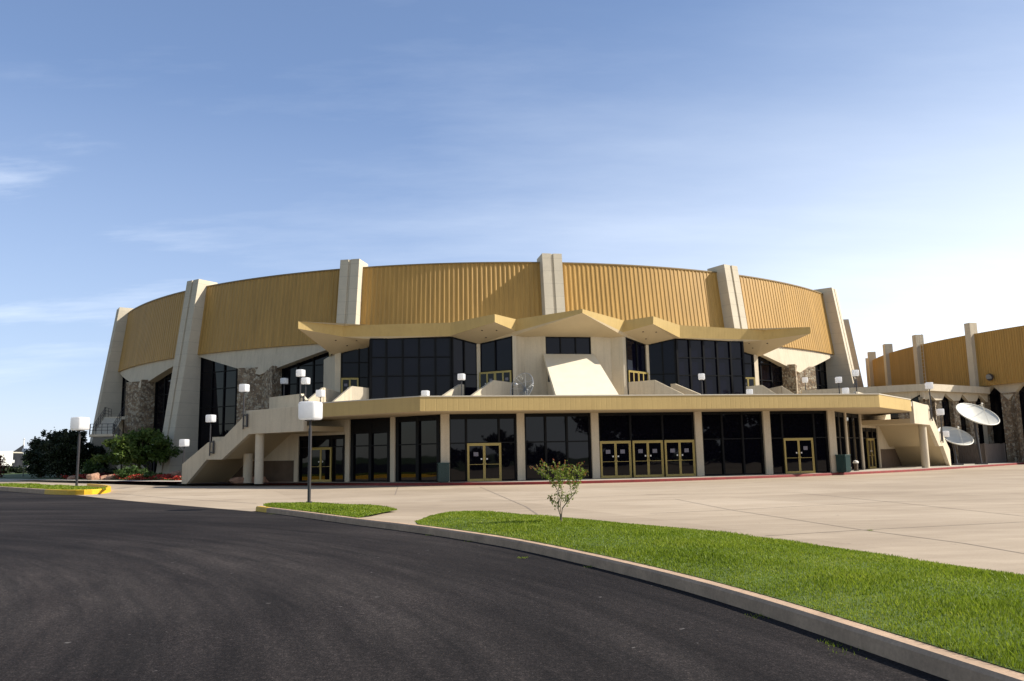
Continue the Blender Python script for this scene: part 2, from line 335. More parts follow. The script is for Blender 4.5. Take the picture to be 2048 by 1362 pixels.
# ---------------------------------------------------------------- grass islands
def strip_mesh(near, far, n, mcount, zn, zm, zf):
    A = resample(near, n); B = resample(far, n); g = np.zeros((n, mcount, 3))
    for j in range(mcount):
        v = j / (mcount - 1); g[:, j, :2] = A * (1 - v) + B * v; g[:, j, 2] = zn * (1 - v) ** 2 + 2 * (.15 + (zm - .15) * np.clip(np.minimum(np.arange(n), n - 1 - np.arange(n)) / 6, 0, 1)) * v * (1 - v) + zf * v * v
    return g
def grid_obj(name, g, mat):
    n, k, _ = g.shape; mb = MB(); mb.v = [tuple(p) for p in g.reshape(-1, 3)]
    mb.f = [(i * k + j, (i + 1) * k + j, (i + 1) * k + j + 1, i * k + j + 1) for i in range(n - 1) for j in range(k - 1)]
    return struct(mb.build(name, mat, smooth=True))
def blades(g, count, hmin, hmax, wmin, dist_w, seed, power=1.0):
    r_ = np.random.default_rng(seed); n, k, _ = g.shape
    # area-weighted and favouring what is close to the camera
    cen = (g[:-1, :-1] + g[1:, 1:]) / 2; ar = np.linalg.norm(np.cross(g[1:, :-1] - g[:-1, :-1], g[:-1, 1:] - g[:-1, :-1]), axis=2)
    dst = np.linalg.norm(cen[:, :, :2], axis=2); wgt = (ar / np.maximum(dst, 3) ** power); behind = cen[:, :, 1] < 2.5; wgt[behind] *= .02
    pr = (wgt / wgt.sum()).ravel(); idx = r_.choice(len(pr), count, p=pr); i, j = idx // (k - 1), idx % (k - 1)
    u, v = r_.random(count)[:, None], r_.random(count)[:, None]
    P = g[i, j] * (1 - u) * (1 - v) + g[i + 1, j] * u * (1 - v) + g[i, j + 1] * (1 - u) * v + g[i + 1, j + 1] * u * v
    d = np.linalg.norm(P[:, :2], axis=1); clump = .75 + .5 * np.sin(P[:, 0] * 2.3 + 1.7 * np.sin(P[:, 1] * 1.1)) * np.sin(P[:, 1] * 1.9 + P[:, 0]) 
    h = (hmin + (hmax - hmin) * r_.random(count) ** 1.6) * np.clip(clump, .55, 1.3); w = np.maximum(wmin, d * dist_w) * (0.7 + .6 * r_.random(count))
    a = r_.random(count) * 6.283; dr = np.stack([np.cos(a), np.sin(a), 0 * a], 1); ln = r_.random(count) * .75 + .1; la = r_.random(count) * 6.283
    top = P + np.stack([np.cos(la) * ln * h, np.sin(la) * ln * h, h], 1); mid = P + np.stack([np.cos(la) * ln * h * .35, np.sin(la) * ln * h * .35, h * .6], 1)
    w_ = w[:, None]
    V = np.stack([P - dr * w_ / 2, P + dr * w_ / 2, mid + dr * w_ * .38, top, mid - dr * w_ * .38], 1).reshape(-1, 3)
    return V
ig = next(i for i, p in enumerate(kin_all) if p[0] > G(827, 1042.5, .15)[0])
near2 = kin_all[ig:78]
far_px = [(829, 1041.5), (860, 1029), (902, 1022), (970, 1020.5), (1124, 1033), (1250, 1044), (1380, 1055), (1486, 1067), (1691, 1094), (1870, 1120), (2048, 1147)]
far2 = [G(x, y, .10)[:2] for x, y in far_px]; far2 = [np.array(p) for p in far2]; far2.append(far2[-1] + (far2[-1] - far2[-2]) * 2.2); far2.append(near2[-1] + np.array([3.4, 1.0]))
g2 = strip_mesh(near2, far2, 80, 14, .155, .30, .06)
grid_obj('grass_ground', g2, TURF)
i1 = next(i for i, p in enumerate(kin_all) if p[0] > G(731, 1032, .15)[0]); i0 = next(i for i, p in enumerate(kin_all) if p[0] > G(524, 1013, .15)[0])
near1 = kin_all[max(i0, 1):i1]
far1 = [G(x, y, .12)[:2] for x, y in ((526, 1010), (545, 1006.5), (615, 1006.5), (680, 1008), (748, 1011), (796, 1018.5))]
g1 = strip_mesh(near1, far1, 30, 10, .155, .24, .1)
grid_obj('grass_ground', g1, TURF)
V = np.concatenate([blades(g2, 190000, .016, .058, .005, .00085, 1, 1.3), blades(g1, 16000, .03, .075, .012, .0011, 2)])
tag(npmesh('grass', V, 5, L_GRASS), 'bright green grass of the road islands behind the concrete kerb', 'grass', kind='stuff')
# concrete ramp between the two grass patches
rp = [tuple(p) for p in kin_all[i1 - 6:ig + 6]] + [tuple(G(x, y, .1)[:2]) for x, y in ((905, 1034), (925, 1019), (760, 1013))]
struct(MB().face(*[(p[0], p[1], .148 if i < len(rp) - 3 else .006) for i, p in enumerate(rp)]).build('path', PLAZA))
# left island turf
li_far = [G(x, y, li_in_z)[:2] for x, y in ((-160, 962.5), (0, 968.5), (80, 969), (110, 971.5), (160, 973), (195, 976), (212, 979))]
g3 = strip_mesh(lin_in[:80], li_far, 40, 8, li_in_z - .01, li_in_z + .12, li_in_z - .02); grid_obj('grass_ground', g3, TURF)
V3 = blades(g3, 16000, .04, .10, .03, .0012, 3)
tag(npmesh('grass', V3, 5, L_GRASS), 'mown green grass on the yellow-kerbed island by the left lamp', 'grass', kind='stuff')
# ---------------------------------------------------------------- the arena
AR = empty('arena_building', (O[0], O[1], 0), TH, 'round arena with gold ribbed walls, pale buttresses and glass entrance under gold canopies', 'arena')
def pol(phi, r): a = R(phi); return (r * math.sin(a), 76.4 - r * math.cos(a))
def RR(phi): return 53 + 2.3 * math.sin(R(phi)) - (2.2 * math.sin(math.pi * (phi - 41.8) / 27.0) if 41.8 < phi < 68.8 else 0)   # the right flank is flatter
def rfr(z, phi): return RR(phi) + .135 * (20 - z)
def rpn(z, phi): return RR(phi) - 1.08 + .115 * (20 - z)
PH = [0, 20.6, 41.8, 68.8, 88, 111, 134, 157, 180, 203, 226, 249, 272, 295, 318.2, 339.4]
PH = [p if p <= 180 else p - 360 for p in PH]
order = sorted(PH)
ZT, ZB = 19.35, 12.25
def buttress(phi):
    a = R(phi); tn = (math.cos(a), math.sin(a)); hw = .93; g = .13
    def loop(z):
        rf = rfr(z, phi); rb = RR(phi) - 2.3; pr = [(-hw, rb), (-hw, rf), (-g, rf), (-g, rf - .13), (g, rf - .13), (g, rf), (hw, rf), (hw, rb)]
        return [(pol(phi, r_)[0] + tn[0] * u_, pol(phi, r_)[1] + tn[1] * u_, z) for u_, r_ in pr]
    MB().loft(loop(0), loop(20.0)).build('buttress', BUTT, AR)
for p in PH: buttress(p)
def bay(pa, pb, detail):
    d = R(1) and math.degrees(.92 / 53); a0, a1 = pa + d, pb - d
    n = int((a1 - a0) / math.degrees(.44 / 53)); mb = MB(); cols = []
    for i in range(n):
        for f_, o_ in ((.08, 0), (.36, 0), (.5, -.05), (.94, -.05)): cols.append((a0 + (a1 - a0) * (i + f_) / n, o_))
    cols = [(a0, 0)] + cols + [(a1, 0)]
    base = len(mb.v)
    for ph, o_ in cols:
        for z in (ZT, ZB): x, y = pol(ph, rpn(z, ph) + o_); mb.v.append((x, y, z))
        x, y = pol(ph, rpn(ZB, ph) - .55); mb.v.append((x, y, ZB + .02))
    for i in range(len(cols) - 1):
        mb.f.append((3 * i + 1, 3 * i + 4, 3 * i + 3, 3 * i)); mb.f.append((3 * i + 2, 3 * i + 5, 3 * i + 4, 3 * i + 1))
    mb.build('wall_panel', GOLD, AR)
    cp = MB(); m_ = 14
    for i in range(m_):
        q0, q1 = a0 + (a1 - a0) * i / m_, a0 + (a1 - a0) * (i + 1) / m_
        A = [(*pol(q0, rpn(ZT, q0) + .06), ZT - .04), (*pol(q0, rpn(ZT, q0) + .06), ZT + .08), (*pol(q0, rpn(ZT, q0) - .5), ZT + .08), (*pol(q0, rpn(ZT, q0) - .5), ZT - .04)]
        B_ = [(*pol(q1, rpn(ZT, q1) + .06), ZT - .04), (*pol(q1, rpn(ZT, q1) + .06), ZT + .08), (*pol(q1, rpn(ZT, q1) - .5), ZT + .08), (*pol(q1, rpn(ZT, q1) - .5), ZT - .04)]
        cp.loft(A, B_, cap=(i in (0, m_ - 1)))
    cp.build('roof_edge', GOLD if False else DARKGOLD, AR)
    if not detail: 
        q = [pol(a0 + (a1 - a0) * i / 8, rpn(ZB, a0) - .5) for i in range(9)]
        mb = MB()
        for i in range(8): mb.face((*q[i], 0), (*q[i + 1], 0), (*q[i + 1], ZB), (*q[i], ZB))
        mb.build('window', GLASS, AR); return
    pm = (pa + pb) / 2; dp = math.degrees(2.0 / 53); rg = rpn(ZB, pm) - .85; r0 = rpn(9.7, pm) - .25
    za, zw = 9.65, 10.35
    # cream wedge hanging below the panel
    m_ = 10; top = [(q, (*pol(q, rpn(ZB, q) - .22), ZB + .01)) for q in np.linspace(a0, a1, m_ + 1)]
    def low(q):
        k = 1 - abs(q - pm) / (pm - a0); z = ZB - .18 - (ZB - .18 - za) * max(k, 0); return (*pol(q, rpn(z, q) - .22), z), (*pol(q, rg - .02), z)
    mb = MB()
    for i in range(m_):
        (qa, ta), (qb, tb) = top[i], top[i + 1]; la, ga = low(qa); lb, gb = low(qb)
        mb.face(la, lb, tb, ta); mb.face(ga, gb, lb, la)
    mb.build('fascia_wedge', CREAM, AR)
    # rubble pier with a re-entrant front
    rw = r0 + .75
    pl = [pol(pm - dp, rg - .1), pol(pm - dp, rw), pol(pm, r0 - .28), pol(pm + dp, rw), pol(pm + dp, rg - .1)]
    MB().prism(pl, 0, [zw + .1, zw, za + .02, zw, zw + .1]).build('stone_pier', STONE, AR)
    for q0, q1, z0_, z1_ in ((a0, pm - dp, ZB - .2, zw + .05), (pm + dp, a1, zw + .05, ZB - .2)):
        glazing(pol(q0, rg), pol(q1, rg), .15, (z0_, z1_), 4, [2.9, 5.2, 6.9, 8.7, 10.4], AR, fw=.14, hw=.08)
DARKGOLD = simple('roof_edge_metal', (.22, .15, .06), .5, .1, 3)
def glazing(p0, p1, zb, zt, cols, rows, parent, fw=.12, hw=.07, mat=None, head=0, depth=.1, tilt=.004, sill=.08):
    p0 = np.array(p0[:2], float); p1 = np.array(p1[:2], float); L = np.linalg.norm(p1 - p0); u = (p1 - p0) / L; nr = np.array([u[1], -u[0]])
    if not isinstance(zt, (tuple, list)): zt = (zt, zt)
    cs = list(np.linspace(0, 1, cols + 1)) if isinstance(cols, int) else cols
    top = lambda f: zt[0] + (zt[1] - zt[0]) * f - head
    fm = MB(); pm_ = MB(); zmin = min(zt) - head
    for ca, cb in zip(cs[:-1], cs[1:]):
        zs = [zb] + [r for r in rows if r < min(top(ca), top(cb)) - .15]
        for i, z in enumerate(zs):
            za_, zb_ = (zs[i + 1], zs[i + 1]) if i + 1 < len(zs) else (top(ca), top(cb))
            o = rng.normal(0, tilt, 2)
            c4 = [(ca, z, o[0]), (cb, z, o[1]), (cb, zb_, o[1] - o[0]), (ca, za_, 0)]
            pm_.face(*[(*(p0 + u * L * f + nr * (w - .02)), zz) for f, zz, w in c4])
    for f in cs:
        c = p0 + u * L * f; w = fw; off = 0
        if f == cs[0]: c = c + u * w / 2
        if f == cs[-1]: c = c - u * w / 2
        a, b_ = c - u * w / 2, c + u * w / 2; fa, fb = max(0, f - .5 * w / L), min(1, f + .5 * w / L)
        i_, o_ = nr * -.06, nr * depth
        fm.prism([a + o_, b_ + o_, b_ + i_, a + i_], zb, [top(fa) + head, top(fb) + head, top(fb) + head, top(fa) + head] if head else [top(fa), top(fb), top(fb), top(fa)])
    def bar(f0, f1, z0, z1, dd):
        a, b_ = p0 + u * (L * f0 + .01), p0 + u * (L * f1 - .01); fm.prism([a + nr * dd, b_ + nr * dd, b_ - nr * .05, a - nr * .05], [z0[0], z0[1], z0[1], z0[0]], [z1[0], z1[1], z1[1], z1[0]])
    for r in rows:
        for ca, cb in zip(cs[:-1], cs[1:]):
            if r < min(top(ca), top(cb)) - .15: bar(ca, cb, (r - hw / 2,) * 2, (r + hw / 2,) * 2, depth - .012)
    bar(0, 1, (zb, zb), (zb + sill, zb + sill), depth - .02); bar(0, 1, (top(0) - .07, top(1) - .07), (zt[0], zt[1]), depth - .02)
    fo = fm.build('window', DARKM, parent); pm_.build('pane', mat or GLASS, fo)
    return fo
def door(p, u, z0, parent, w=1.9, h=2.14, leaves=2, notice=(0, 1), off=.14, mat=None):
    p = np.array(p, float); u = np.array(u, float); u /= np.linalg.norm(u); nr = np.array([u[1], -u[0]]); p = p + nr * off
    fm, gl, hd, pp, nt_ = MB(), MB(), MB(), MB(), MB()
    rz = math.atan2(u[1], u[0])
    def bx(mb, x0, x1, z0_, z1_, d0, d1):
        a, b_ = p + u * x0, p + u * x1; mb.prism([a + nr * d1, b_ + nr * d1, b_ + nr * d0, a + nr * d0], z0 + z0_, z0 + z1_)
    lw = w / leaves; e = .045
    bx(fm, -w / 2 - .05, -w / 2, 0, h, -.05, .05); bx(fm, w / 2, w / 2 + .05, 0, h, -.05, .05); bx(fm, -w / 2 - .05, w / 2 + .05, h, h + .06, -.05, .052)
    for i in range(leaves):
        x0 = -w / 2 + i * lw; x1 = x0 + lw
        bx(fm, x0 + .006, x0 + .07, .012, h - .006, -.03, .03); bx(fm, x1 - .07, x1 - .006, .012, h - .006, -.03, .03)
        bx(fm, x0 + .071, x1 - .071, .012, .15, -.028, .028); bx(fm, x0 + .071, x1 - .071, h - .09, h - .006, -.028, .028)
        bx(gl, x0 + .065, x1 - .065, .14, h - .08, -.012, .008); bx(hd, x0 + .072, x1 - .072, .96, .985, -.02, .024)
        s = 1 if i % 2 == 0 else -1; hx = (x1 - .035) if s > 0 else (x0 + .035)
        bx(hd, hx - .02, hx + .02, .9, 1.18, .03, .06); bx(hd, hx - .02 - .05 * s, hx + .02 - .05 * s, .95, 1.05, .05, .075)
        bx(pp, hx - .13 * s - .045, hx - .13 * s + .045, 1.24, 1.33, .012, .022)
        if i in notice: bx(nt_, x0 + lw * .5 - .15, x0 + lw * .5 + .13, 1.45, 1.68, .0095, .0125)
    fo = fm.build('entrance_door', BRASS, parent); gl.build('door_glass', GLASS, fo); hd.build('handle', BRASS, fo); pp.build('push_plate', WHITE, fo)
    if nt_.v: nt_.build('notice', PAPER, fo)
    return fo
mir = lambda pts: [(-p[0], *p[1:]) for p in pts]
for a, b_ in zip(order, order[1:] + [180 + 23]): 
    if a == 180: continue
    bay(a, b_, -70 < a < 70 and -70 < b_ < 70 and abs((a + b_) / 2) > 11)
rc = MB(); ring = [(*pol(q, RR(q) - 1.2), ZT - .06) for q in range(-180, 180, 6)]; rc.face(*ring); rc.build('roof', CAP, AR)
# ---- ground floor
def ribbed(mb, b0, b1, t1, t0, pitch, d):
    b0, b1, t1, t0 = [np.array(p, float) for p in (b0, b1, t1, t0)]; L = np.linalg.norm(b1 - b0); n = max(2, int(L / pitch)); nr = np.cross(b1 - b0, t0 - b0); nr /= np.linalg.norm(nr)
    fr = [0.0]
    for i in range(n): fr += [(i + .8) / n, (i + .84) / n, (i + .96) / n, (i + 1) / n]
    offs = [0.0] + [0, -d, -d, 0] * n; k = len(mb.v)
    for f, o_ in zip(fr, offs):
        mb.v.append(tuple(b0 + (b1 - b0) * f + nr * o_)); mb.v.append(tuple(t0 + (t1 - t0) * f + nr * o_))
    for i in range(len(fr) - 1): mb.f.append((k + 2 * i, k + 2 * i + 2, k + 2 * i + 3, k + 2 * i + 1))
GF = .15; CE = 4.05
chR = [(12.35, 0), (15.1, 2.85), (17.85, 5.3), (21.27, 8.3)]
def column(p, w, d, z1, u=(1, 0)):
    MB().box((p[0], p[1], (GF + z1) / 2), (w, d, z1 - GF), math.atan2(u[1], u[0])).build('column', CREAM, AR, bevel=.015)
for s in (-7.84, -3.3, 3.3, 7.84): column((s, .1), .46, .5, 4.08)
for sg in (-1, 1):
    column((sg * 12.3, .12), .5, .5, 4.08)
    column((sg * 15.1, 2.98), .36, .4, 4.08, (1, .92 * sg)); column((sg * 17.85, 5.43), .36, .4, 4.08, (1, .88 * sg)); column((sg * 21.2, 8.36), .36, .4, 3.3, (1, .88 * sg))
rows = [2.37]
glazing((-12.1, .12), (-8.07, .12), GF, CE, [0, .26, .74, 1], rows, AR, head=.22)
glazing((-7.61, .12), (-3.53, .12), GF, CE, [0, .32, .64, 1], rows, AR, head=.12)
glazing((-3.07, .12), (3.07, .12), GF, CE, 3, rows, AR, head=.1)
glazing((3.53, .12), (7.61, .12), GF, CE, [0, .34, .67, 1], rows, AR, head=.1)
glazing((8.07, .12), (12.05, .12), GF, CE, [0, .22, .77, 1], rows, AR, head=.1)
door((-10.02, .12), (1, 0), GF, AR, notice=(0,)); door((9.95, .12), (1, 0), GF, AR, notice=(1,))
for s in (-2.04, 0, 2.04): door((s, .12), (1, 0), GF, AR, w=1.82)
for sg in (-1, 1):
    P_ = [(sg * x, y + .12) for x, y in chR]
    def gl(a, b_, *args, **kw):
        a, b_ = np.array(a), np.array(b_); u = (b_ - a) / np.linalg.norm(b_ - a); a = a + u * .26; b_ = b_ - u * .2
        return glazing(a, b_, *args, **kw) if sg > 0 else glazing(b_, a, *args, **kw)
    gl(P_[0], P_[1], GF, CE, 2, rows, AR, fw=.24, head=.25); gl(P_[1], P_[2], GF, CE, 2, rows, AR, fw=.24, head=.85 if sg < 0 else .2)
    gl(P_[2], P_[3], GF, 3.12, [0, .3, .68, 1] if sg > 0 else [0, .3, .72, 1], rows, AR, fw=.16, head=.2)
    mid = (np.array(P_[2]) * .5 + np.array(P_[3]) * .5); door(mid, (1, .88 * sg), GF, AR, w=1.75, notice=())
    # cream band above the lower glazing, wall beyond
    A, B_ = np.array(P_[2]) , np.array((sg * 24.4, 11.1)); MB().wall(A, B_, .22, 3.12, 4.3).build('wall_band', CREAM, AR)
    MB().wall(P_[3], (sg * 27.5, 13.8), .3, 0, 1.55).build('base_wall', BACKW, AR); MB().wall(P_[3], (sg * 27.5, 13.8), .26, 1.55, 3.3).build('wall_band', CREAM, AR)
# ---- lower canopy: soffit, fascia, coping, deck
cpl = [(-20.05, 2.55), (-13.93, -2.75), (13.93, -2.75), (20.05, 2.55)]
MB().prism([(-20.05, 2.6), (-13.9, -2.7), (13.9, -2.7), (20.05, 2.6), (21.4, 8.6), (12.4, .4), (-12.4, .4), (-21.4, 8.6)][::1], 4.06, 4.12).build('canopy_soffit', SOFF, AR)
fb = MB(); cb = MB(); fin = MB()
for a, b_ in zip(cpl[:-1], cpl[1:]):
    ribbed(fb, (*a, 4.09), (*b_, 4.09), (*b_, 4.87), (*a, 4.87), .3, .003)
    a_, b2 = np.array(a), np.array(b_); u = (b2 - a_) / np.linalg.norm(b2 - a_); n_ = np.array([-u[1], u[0]])
    fin.prism([a_ + n_ * .02, b2 + n_ * .02, b2 + n_ * .2, a_ + n_ * .2], 4.08, 4.86)
    cb.prism([a_ - n_ * .03, b2 - n_ * .03, b2 + n_ * .26, a_ + n_ * .26], 4.868, 4.93)
fb.build('canopy_fascia', FASC, AR); cb.build('coping', CAP, AR); fin.build('canopy_edge_beam', SOFF, AR)
MB().prism([(-24.3, 6.3), (-20.3, 2.85), (-13.85, -2.5), (13.85, -2.5), (20.3, 2.85), (24.3, 6.3), (23.45, 12.7), (23.8, 25), (-23.8, 25), (-23.45, 12.7)], 4.45, 4.74).build('terrace_deck', DECKM, AR)
# ---- side stairs
sa = np.array([20.5, 2.93]); su = np.array([.757, .653]); sn = np.array([-.653, .757])
topl = [(0, 4.82), (4.75, 4.68), (7.4, 2.83), (8.45, 2.83), (10.95, 1.45)]; botl = [(10.95, .15), (10.45, .15), (8.55, 1.71), (7.1, 1.69), (4.7, 3.24), (0, 3.27)]
def sprof(prof, o0, o1, name, mat, sg, bev=0):
    f = lambda a, z, o: (sg * (sa + su * a + sn * o)[0], (sa + su * a + sn * o)[1], z)
    A = [f(a, z, o0) for a, z in prof]; B_ = [f(a, z, o1) for a, z in prof]
    if sg < 0: A, B_ = B_, A
    return MB().loft(A[::-1], B_[::-1]).build(name, mat, AR, bevel=bev)
for sg in (-1, 1):
    sprof(topl + botl, 0, .28, 'stair_parapet', CREAM, sg, .012)
    slab = [(0, 3.62), (4.7, 3.6), (7.3, 1.98), (8.5, 1.98), (10.9, .4), (10.6, .16), (8.53, 1.74), (7.12, 1.72), (4.68, 3.27), (0, 3.29)]
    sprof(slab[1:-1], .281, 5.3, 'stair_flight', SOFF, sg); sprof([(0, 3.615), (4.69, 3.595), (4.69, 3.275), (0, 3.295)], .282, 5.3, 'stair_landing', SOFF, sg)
    for a, o_, rad, z1 in ((4.15, .42, .27, 3.25), (6.6, 1.7, .3, 2.05))[:2 if sg < 0 else 1]:
        c = sa + su * a + sn * o_; MB().tube([(sg * c[0], c[1], .15), (sg * c[0], c[1], z1)], rad, 20).build('column', CREAM, AR, smooth=False)
    # terrace parapets
    P0 = [(21.15, 10.65), (23.52, 12.69)]; MB().wall((sg * P0[0][0], P0[0][1]), (sg * P0[1][0], P0[1][1]), .26, 4.7, (6.13, 6.03)).build('terrace_parapet', CREAM, AR)
    MB().wall((sg * 21.2, 10.52), (sg * 20.2, 9.75), .26, 4.7, (6.11, 4.95)).build('terrace_parapet', CREAM, AR)
    def par(pts, th=.28):
        mb = MB()
        for (x0, y0, z0), (x1, y1, z1) in zip(pts[:-1], pts[1:]):
            mb.wall((sg * x0, y0), (sg * x1, y1), th, 4.6, (z0, z1))
        return mb.build('terrace_parapet', CREAM, AR)
    par([(16.56, 20.0, 7.3), (18.0, 19.42, 7.42), (20.8, 17.3, 4.8)]); par([(18.95, 22.4, 7.1), (20.3, 20.1, 7.38), (23.0, 18.05, 4.8)])
    par([(4.95, 18.1, 7.55), (6.84, 16.43, 7.6), (8.87, 14.9, 6.2), (10.9, 13.4, 4.8)]); par([(9.0, 18.35, 7.43), (9.31, 18.1, 7.43), (10.87, 16.38, 6.36), (12.9, 14.2, 4.9)])
    MB().prism([(sg * x, y) for x, y in ([(17, 19.6), (20.3, 20.2), (18.9, 22.5), (16.6, 22.2)] if sg > 0 else [(17, 19.6), (16.6, 22.2), (18.9, 22.5), (20.3, 20.2)])], 4.7, 6.2).build('upper_landing', DECKM, AR)
    MB().prism([(sg * x, y) for x, y in ([(4.9, 17.8), (6.9, 16.6), (9.2, 18.2), (7.45, 19.8)] if sg > 0 else [(4.9, 17.8), (7.45, 19.8), (9.2, 18.2), (6.9, 16.6)])], 4.7, 6.3).build('upper_landing', DECKM, AR)
# ---- upper lobby
ur = [1.2, 6.1, 8.25, 9.75]
UW = dict(W0=(18.92, 22.56), W0i=(16.55, 22.3), W1=(16.51, 19.68), W2=(9.83, 19.02), W3=(7.45, 19.87), W4=(4.87, 17.88), C1=(3.78, 18.49), C2=(1.98, 18.3))
for sg in (-1, 1):
    q = {k: (sg * v[0], v[1]) for k, v in UW.items()}
    def gz(a, b_, *args, **kw): return glazing(q[a], q[b_], *args, **kw) if sg < 0 else glazing(q[b_], q[a], *args, **kw)
    def fl(seq): return seq if sg < 0 else [1 - x for x in seq][::-1]
    zz = lambda a, b_: (a, b_) if sg < 0 else (b_, a)
    gz('W1', 'W2', 4.72, zz(11.36, 11.5), 5, [8.25, 9.8], AR, fw=.17, mat=GLASSU, depth=.14)
    gz('W2', 'W3', 4.72, zz(11.46, 11.0), fl([0, .45, 1]), [8.4], AR, mat=GLASSU)
    gz('W3', 'W4', 6.25, zz(11.0, 11.4), fl([0, .5, 1]), [8.6], AR, mat=GLASSU, fw=.1)
    gz('W0', 'W0i', 6.2, zz(10.5, 11.2), fl([0, .64, 1]), [8.42, 9.7], AR, mat=GLASSU)
    MB().wall(q['W0i'], q['W1'], .1, 4.72, (11.2, 11.3)).build('lobby_wall', DARKM, AR)
    a, b_ = np.array(q['W3']), np.array(q['W4']); 
    for f in (.27, .73): door(a + (b_ - a) * f, (b_ - a) * (1 if sg < 0 else -1), 6.3, AR, w=1.42, h=2.2, notice=(1,) if sg < 0 else ())
    a, b_ = np.array(q['W0']), np.array(q['W0i']); door(a + (b_ - a) * .33, (b_ - a) * (1 if sg < 0 else -1), 6.22, AR, w=1.34, h=2.1, notice=(0,))
    # cream walls: outer pilaster, pilaster between glass faces, central block
    o_ = np.array(q['W0']); MB().prism([(sg * 18.94, 22.42), (sg * 19.42, 22.6), (sg * 20.6, 27.5), (sg * 18.94, 27.5)][::sg], 4.7, 10.55).build('lobby_wall', CREAM, AR)
    MB().box((sg * 7.45, 19.83, 7.9), (.3, .3, 6.2), .3 * sg).build('column', CREAM, AR)
    cw = [(4.72, 17.86), (5.0, 17.95), (5.0, 18.9), (4.3, 18.9), (3.9, 18.75), (3.78, 18.49)]
    cw = [(4.95, 17.84), (4.95, 19.2), (3.78, 19.2), (3.78, 18.49), (4.62, 17.84)]
    MB().prism([(sg * x, y) for x, y in cw][::sg], 4.7, 11.9).build('lobby_wall', CREAM, AR)
    MB().prism([(sg * x, y) for x, y in [(3.779, 18.49), (3.779, 19.2), (1.98, 19.2), (1.98, 18.3)]][::sg], 4.7, 11.7).build('lobby_wall', CREAM, AR)
MB().prism([(-1.98, 18.32), (1.98, 18.32), (1.98, 19.2), (-1.98, 19.2)], 4.7, 9.78).build('lobby_wall', CREAM, AR)
glazing((-1.98, 18.5), (1.98, 18.5), 9.78, 11.45, 3, [], AR, fw=.09, mat=GLASSU)
# sloping roof slab over the terrace entrance
sl = [(17.95, 9.8), (10.6, 4.55)]; dz = .30
A = [(-2.2, 18.28, 9.98), (2.2, 18.28, 9.98), (2.2, 18.28, 9.62), (-2.2, 18.28, 9.62)]; B_ = [(-2.62, 11.0, 4.74), (2.62, 11.0, 4.74), (2.62, 11.3, 4.5), (-2.62, 11.3, 4.5)]
MB().loft([A[0], A[3], A[2], A[1]], [B_[0], B_[3], B_[2], B_[1]]).build('sloping_roof', BOXM, AR)
prof = [(18.3, 4.6), (18.3, 9.6), (12.0, 5.07), (12.0, 4.6)]
MB().loft([(-1.95, y, z) for y, z in prof], [(1.95, y, z) for y, z in prof]).build('sloping_roof_wall', CREAM, AR)
for sg in (-1, 1): MB().face(*[(sg * 1.956, y, z) for y, z in ((17.9, 7.6), (17.9, 9.2), (16.4, 8.15), (16.9, 7.5))]).face(*[(sg * 1.956, y, z) for y, z in ((15.2, 5.4), (15.2, 7.1), (13.0, 5.6), (13.4, 4.9))]).build('dark_opening', BLACKW, AR)
# upper canopy
HT = (0, 13.57, 12.97); 
tp = [(4.66, 17.33, 12.74), (6.69, 15.75, 12.86), (9.96, 18.11, 12.53), (18.64, 19.62, 12.43), (22.12, 17.75, 12.44)]
bt = [(4.60, 17.5, 11.77), (6.68, 15.83, 12.22), (10.04, 18.4, 11.46), (18.75, 19.95, 11.56), (22.12, 17.85, 11.86)]
top = mir(tp)[::-1] + [HT] + tp; bot = mir(bt)[::-1] + [(0, 13.62, 12.67)] + bt
fm = MB()
for i in range(len(top) - 1): ribbed(fm, bot[i], bot[i + 1], top[i + 1], top[i], .3, .003)
for sg in (-1, 1):
    tA = (sg * 22.12, 17.75, 12.44); bA = (sg * 22.12, 17.85, 11.86); tb = (sg * 20.3, 25.5, 12.4); bb = (sg * 19.6, 23.2, 10.5); 
    q_ = [bA, (sg * 19.75, 22.6, 10.45), (sg * 20.0, 25.5, 10.45), tb, tA]; fm.face(*(q_ if sg > 0 else q_[::-1]))
fm.build('upper_canopy_fascia', FASC, AR)
tr = MB(); hub = [(s, 24.5, 12.5) for s in (-20.3, 20.3)]
outl = [hub[0]] + top + [hub[1]]
cen = (0, 24.5, 12.6)
for a, b_ in zip(outl[:-1], outl[1:]): tr.face(cen, a, b_)
tr.build('upper_canopy_roof', CAP, AR)
sf = MB()
for sg in (-1, 1):
    M_ = lambda p: (sg * p[0], p[1], p[2])
    Gb, Fb, Eb, Db, Ab = bt; Hb = (0, 13.62, 12.67)
    w = dict(W4=(4.9, 17.86, 11.42), C1=(3.78, 18.52, 11.42), Cm=(0, 18.5, 11.46), W3=(7.45, 19.87, 10.98), W2=(9.83, 19.02, 11.48), W1=(16.51, 19.68, 11.33), W0i=(16.5, 22.4, 11.0), W0=(19.3, 22.7, 10.42), X=(19.75, 22.6, 10.45))
    for t_ in ((Hb, w['Cm'], w['C1']), (Hb, w['C1'], w['W4'], Gb), (Gb, w['W4'], w['W3']), (Gb, w['W3'], Fb), (Fb, w['W3'], w['W2']), (Fb, w['W2'], Eb), (Eb, w['W2'], w['W1']), (Eb, w['W1'], Db), (Db, w['W1'], w['W0i']), (Db, w['W0i'], w['W0']), (Db, w['W0'], w['X'], Ab)):
        sf.face(*[M_(p) for p in t_])
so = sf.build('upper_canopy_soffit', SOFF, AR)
dl = MB()
